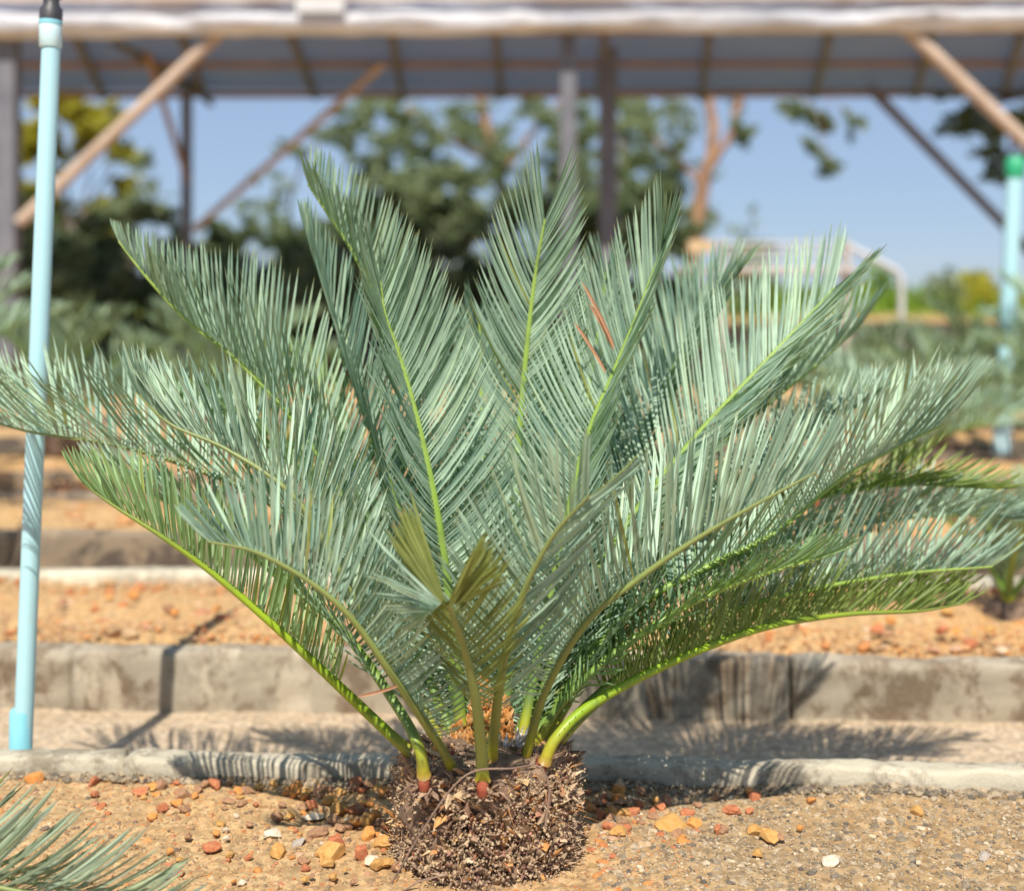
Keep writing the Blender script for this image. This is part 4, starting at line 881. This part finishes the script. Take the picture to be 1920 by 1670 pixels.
for i, (a, b_, t_, Y, m_, lb) in enumerate([(-60, 200, 430, 12.2, 'fol_dark', 'dark green bush behind the near blue pipe'), (150, 380, 400, 12.4, 'fol_mid', 'mid green bush right of the near blue pipe'),
   (350, 640, 445, 12.5, 'fol_dark', 'dark bush behind the upper left fronds'), (560, 800, 400, 12.2, 'fol_dark', 'dark bush behind the tall left fronds'), (720, 960, 350, 12.6, 'fol_mid', 'mid green bush between the tall left and centre fronds'),
   (880, 1130, 400, 12.1, 'fol_dark', 'dark bush behind the central frond'), (1060, 1290, 360, 12.5, 'fol_dark', 'dark bush behind the right upright frond'), (-100, 260, 500, 11.6, 'fol_mid', 'low green bush in the left background'),
   (240, 560, 520, 11.5, 'fol_dark', 'low dark bush in the left background'), (540, 900, 500, 11.5, 'fol_mid', 'low green bush behind the tall left fronds'), (640, 880, 335, 13.2, 'fol_mid', 'taller pale green bush behind the tall left fronds'), (1000, 1270, 345, 13.3, 'fol_mid', 'pale green bush between the two centre posts and the forked tree')]):
    bush(lb, a, b_, t_ - 25, Y, m_, 10 + i, 17000, .042)
# sparse brown-trunked tree right of centre
Y = 14.0
tree('tree', 'sparse tree with orange-brown forked trunk right of centre', 'tree', P(1290, 640, Y) * [1, 1, 0],
     [([P(1290, 640, Y) * [1, 1, 0], P(1300, 480, Y), P(1318, 360, Y), P(1325, 320, Y)], .10, .075), ([P(1322, 330, Y), P(1338, 260, Y), P(1330, 190, Y), P(1325, 60, Y)], .07, .04),
      ([P(1325, 320, Y), P(1368, 255, Y), P(1385, 200, Y), P(1400, 60, Y)], .05, .03), ([P(1318, 350, Y), P(1260, 290, Y), P(1200, 240, Y)], .035, .015), ([P(1400, 60, Y), P(1470, 130, Y), P(1530, 220, Y), P(1560, 320, Y)], .014, .004), ([P(1500, 170, Y), P(1560, 190, Y), P(1610, 235, Y)], .008, .003)],
     [(P(x, y, Y + dy), r) for x, y, dy, r in [(1240, 230, 0, .35), (1200, 300, .3, .3), (1265, 330, .2, .28), (1180, 220, .4, .3), (1250, 400, 0, .3), (1300, 420, .2, .22), (1400, 240, 0, .15), (1390, 150, 0, .3), (1280, 120, 0, .4),
       (1520, 215, 0, .10), (1530, 280, 0, .10), (1555, 315, .1, .10), (1600, 230, 0, .12), (1480, 200, 0, .12), (1540, 240, .2, .1)]], 13000, .034, 'fol_mid', 41, 'bark_tree')
tree('tree', 'thin-leaved tree with pale trunk behind the middle of the shelter', 'tree', P(930, 640, 15) * [1, 1, 0],
     [([P(960, 640, 15) * [1, 1, 0], P(950, 420, 15), P(925, 290, 15), P(900, 200, 15), P(890, 60, 15)], .10, .05), ([P(935, 330, 15), P(1000, 250, 15), P(1060, 180, 15)], .05, .02),
      ([P(925, 300, 15), P(840, 260, 15), P(760, 200, 15)], .04, .02), ([P(1160, 640, 15) * [1, 1, 0], P(1165, 400, 15), P(1172, 200, 15)], .05, .04)],
     [(P(x, y, 15 + dy), r) for x, y, dy, r in [(700, 235, 0, .3), (770, 290, .2, .32), (745, 210, .3, .3), (850, 240, 0, .35), (830, 330, .2, .3), (910, 240, .3, .3), (960, 300, 0, .35), (1010, 220, 0, .35), (1050, 300, .2, .3), (1090, 240, .1, .3),
       (1200, 210, 0, .25), (680, 330, .2, .2), (640, 260, 0, .2), (870, 400, 0, .3), (1000, 380, .1, .35)]], 20000, .036, 'fol_mid', 42, 'bark_tree')
tree('tree', 'dark leafy branch end hanging in at the upper right', 'tree', P(2080, 640, 11) * [1, 1, 0],
     [([P(2080, 640, 11) * [1, 1, 0], P(2060, 300, 11), P(1990, 150, 11), P(1880, 190, 11), P(1800, 210, 11)], .10, .02), ([P(1950, 170, 11), P(1900, 260, 11), P(1880, 330, 11)], .04, .015)],
     [(P(x, y, 11), r) for x, y, r in [(1800, 215, .16), (1830, 250, .18), (1860, 290, .16), (1885, 320, .12), (1900, 230, .2), (1980, 200, .4), (2060, 200, .5)]], 2400, .04, 'fol_dark', 43)
tree('tree', 'thin bare-looking tree left of the shelter post', 'tree', P(590, 640, 13) * [1, 1, 0],
     [([P(560, 640, 13) * [1, 1, 0], P(545, 400, 13), P(560, 330, 13), P(600, 250, 13)], .03, .01), ([P(300, 640, 13) * [1, 1, 0], P(290, 420, 13), P(270, 330, 13)], .03, .01)],
     [(P(x, y, 13), r) for x, y, r in [(545, 290, .13), (600, 250, .12), (520, 370, .2), (280, 370, .18), (480, 400, .18), (265, 300, .1)]], 900, .04, 'fol_mid', 44)
# grass tufts on the bank
rg = np.random.default_rng(9); n = 9000
x = rg.uniform(-12, 14, n); y = rg.uniform(13.0, 16.5, n); h = np.interp(y, [13, 15.5, 18], [.36, .52, .56])
p = np.stack([x, y, h], 1); D = unit(np.stack([rg.normal(0, .3, n), rg.normal(0, .3, n), np.ones(n)], 1))
V, F, al, ti = leaflets(p, D, rg.normal(0, .3, (n, 3)), rg.uniform(.08, .24, n), rg.uniform(.012, .03, n), rg.normal(0, 1, (n, 3)), rg.uniform(0, .9, n), K=4)
o = mesh('grass', V, F, M['fol_grass'], None, True, {'along': al * .9, 'tint': ti}); tag(o, 'bright green grass along the top of the far bank', 'grass', kind='stuff')
bush('bright green shrub on the bank left of the white pipe frame', 1600, 1690, 505, 14, 'fol_grass', 51, 1500, .05, 'shrubs on the far bank')
bush('reddish brown shrub on the bank at right', 1750, 1800, 512, 13.6, 'bark_tree' if False else 'fol_mid', 52, 900, .05, 'shrubs on the far bank')
bush('yellow-green shrub on the bank near the far blue pipe', 1800, 1900, 508, 14, 'fol_yellow', 53, 1500, .05, 'shrubs on the far bank')
bush('bright green low shrub on the bank behind the slatted rack', 1380, 1560, 520, 14, 'fol_grass', 54, 1800, .05, 'shrubs on the far bank')
bush('pale green shrub beside the slatted rack at left', 1370, 1440, 432, 13.5, 'fol_mid', 55, 700, .05, 'shrubs on the far bank')

# ------------------------------------------------------------------ white pipe frame and rack
M['white_pipe'] = simple('white painted pipe', (.50, .50, .50), (.62, .62, .62), 5, .5)  # white dulled, with haze and backlight put into the colour
Y = 7.0; r0_ = empty('pipe_frame', P(1690, 565, Y)); tag(r0_, 'white bent pipe frame standing right of the slatted rack', 'pipe frame')
b = MB(); b.tube([P(1690, 565, Y) * [1, 1, 0] + [0, 0, 0.0], P(1690, 520, Y), P(1682, 508, Y), P(1600, 466, Y), P(1588, 460, Y)], .017, 12)
b.build('bent_tube', M['white_pipe'], r0_, True)
M['rack_wood'] = simple('weathered pale slats', (.40, .33, .28), (.60, .52, .46), 8, .8)
Y = 6.4; rk = empty('slatted_rack', P(1450, 560, Y) * [1, 1, 0]); tag(rk, 'pale slatted rack with white rails behind the right fronds', 'rack')
for py in (454, 468, 482, 500):
    b = MB(); b.box(P(1350, py + 2, Y), P(1588, py, Y), .03, .012); b.build('rail', M['white_pipe'] if py != 468 else M['rack_wood'], rk)
for px in (1352, 1586):
    b = MB(); b.box(P(px, 450, Y + .04), P(px, 450, Y + .04) * [1, 1, 0], .035, .035, (0, 1, 0)); b.build('leg', M['rack_wood'], rk)
b = MB(); b.box(P(1270, 508, Y + .2), P(1590, 508, Y + .2), .5, .02); b.build('shelf', M['rack_wood'], rk)
b = MB(); b.box(P(1290, 462, Y + .3), P(1335, 462, Y + .3), .1, .06); o = b.build('seed_tray', SM['pale']); tag(o, 'pale tray standing at the left end of the slatted rack', 'tray')

# ------------------------------------------------------------------ shelter
M['frame_dark'] = simple('dark painted timber', (.11, .115, .135), (.18, .18, .205), 4, .7, .3, .004)
M['wood_or'] = simple('orange brown timber', (.27, .16, .09), (.40, .26, .16), 5, .7, .3, .004)
M['wood_pole'] = simple('pale timber pole', (.40, .29, .21), (.54, .42, .33), 5, .75, .3, .004)
M['sheet'] = simple('grey plastic sheet', (.50, .53, .60), (.84, .86, .90), 2.0, .35, .6, .05)
t = NT('grey roof sheet', .55); f = t.noise(1.5); t.col(t.ramp(f, [(.3, (.14, .18, .28)), (.7, (.22, .27, .38))]))
tr = t.n('ShaderNodeBsdfTranslucent'); tr.inputs[0].default_value = (.34, .39, .48, 1); mx = t.n('ShaderNodeMixShader'); mx.inputs[0].default_value = .45
t.l(t.b.outputs[0], mx.inputs[1]); t.l(tr.outputs[0], mx.inputs[2]); t.l(mx.outputs[0], t.out.inputs[0]); M['roof'] = t.m
M['roof_tan'] = simple('tan battens', (.42, .32, .26), (.55, .44, .38), 3, .7)
sh = empty('shelter', (0, 8, -.1)); tag(sh, 'long open-sided shelter with grey roof and timber braces across the background', 'shelter')
YF, YB = 8.0, 11.2
def yb(px): return 190 - 8 * (px / 1920)
# crumpled sheeting along the front edge
n_ = 420; m_ = 16; V = []; F = []
A = P(-500, 22, YF); B = P(2400, 2, YF)
for i in range(n_ + 1):
    c = A + (B - A) * i / n_
    for k in range(m_):
        t_ = 2 * math.pi * k / m_; d = 1.15 + .28 * fractal(c[0], k * .35, 0, 5, 2.2)
        V.append((c[0], c[1] + .075 * d * math.cos(t_), c[2] - .07 + (.085 * d) * math.sin(t_) + .015 * fractal(c[0], 0, 0, 2, .8)))
for i in range(n_):
    for k in range(m_):
        j = (k + 1) % m_; F.append((i * m_ + k, i * m_ + j, (i + 1) * m_ + j, (i + 1) * m_ + k))
mesh('rolled_sheet', V, F, M['sheet'], sh)
zf = P(960, 60, YF)[2]; zb = P(960, 178, YB)[2]
# roof skin (thin slab) from front to back
b = MB(); xa, xb = P(-500, 0, YF)[0] - 1.5, P(2400, 0, YF)[0] + 1.5
V = [(xa, YF, zf + .035), (xb, YF, zf + .035), (xb, YB + .1, zb + .05), (xa, YB + .1, zb + .05)]
V += [(x_, y_, z_ + .012) for x_, y_, z_ in V]
b.add(V, [(3, 2, 1, 0), (4, 5, 6, 7), (0, 1, 5, 4), (1, 2, 6, 5), (2, 3, 7, 6), (3, 0, 4, 7)]); b.build('roof', M['roof'], sh)
b = MB(); b.box(P(-500, 64, YF + .12), P(2400, 54, YF + .12), .05, .035); b.build('front_beam', M['wood_or'], sh)
for Yp, thick in ((9.4, .035), (YB - .02, .05)):
    z_ = zf + (zb - zf) * (Yp - YF) / (YB - YF) - .01
    b = MB(); b.box((xa, Yp, z_), (xb, Yp, z_ + .02), .06, thick); b.build('purlin', M['wood_or'], sh)
# rafters (front px -> back px)
for a_, c_ in ((140, 195), (340, 385), (545, 592), (735, 755), (930, 940), (1135, 1122), (1330, 1315), (1555, 1525), (1745, 1715), (1915, 1880), (-60, 10), (2100, 2060)):
    b = MB(); p0 = P(a_, 70, YF + .15); p1 = P(c_, 190, YB); p0[2] = zf + .01; p1[2] = zb - .02
    b.box(p0, p1, .05, .05); b.build('rafter', M['frame_dark'], sh)
def post(px, Y, wd, pyt, nm='post', m='frame_dark'):
    p = P(px, pyt, Y); b = MB(); b.box((p[0], p[1], -.1), p, wd, wd, (0, 1, 0)); b.build(nm, M[m], sh)
post(16, 8.1, .115, 70); post(350, 10.6, .075, 150); post(1065, 8.15, .09, 60); post(1140, 8.9, .115, 90); post(1990, 8.1, .11, 60)
M['frame_grey'] = simple('grey painted timber', (.14, .13, .14), (.22, .20, .22), 4, .7, .3, .004)
for a_, c_, w_, mt in (((412, 62, 8.05), (36, 418, 8.0), .075, 'wood_pole'), ((722, 118, 9.3), (365, 430, 10.4), .055, 'wood_pole'), ((1690, 45, 8.05), (1990, 330, 8.0), .085, 'wood_pole'),
                       ((1630, 165, 10.6), (1960, 500, 10.9), .085, 'frame_grey'), ((268, 75, 9.0), (352, 340, 10.5), .05, 'wood_or'), ((215, 75, 8.6), (345, 160, 10.4), .08, 'frame_dark'), ((352, 150, 10.5), (395, 195, 11.1), .06, 'frame_dark')):
    b = MB(); b.tube([P(*a_), P(*c_)], w_ / 2, 10); b.build('brace', M[mt], sh, True)
b = MB(); b.box(P(-500, 0, YF - .10), P(2400, -10, YF - .10), .06, .04); b.build('fascia', M['roof_tan'], sh)
b = MB(); b.box(P(555, 10, YF - .14), P(645, 10, YF - .14), .02, .085, (0, 0, 1)); o = b.build('white_board', M['white_pipe'], sh)
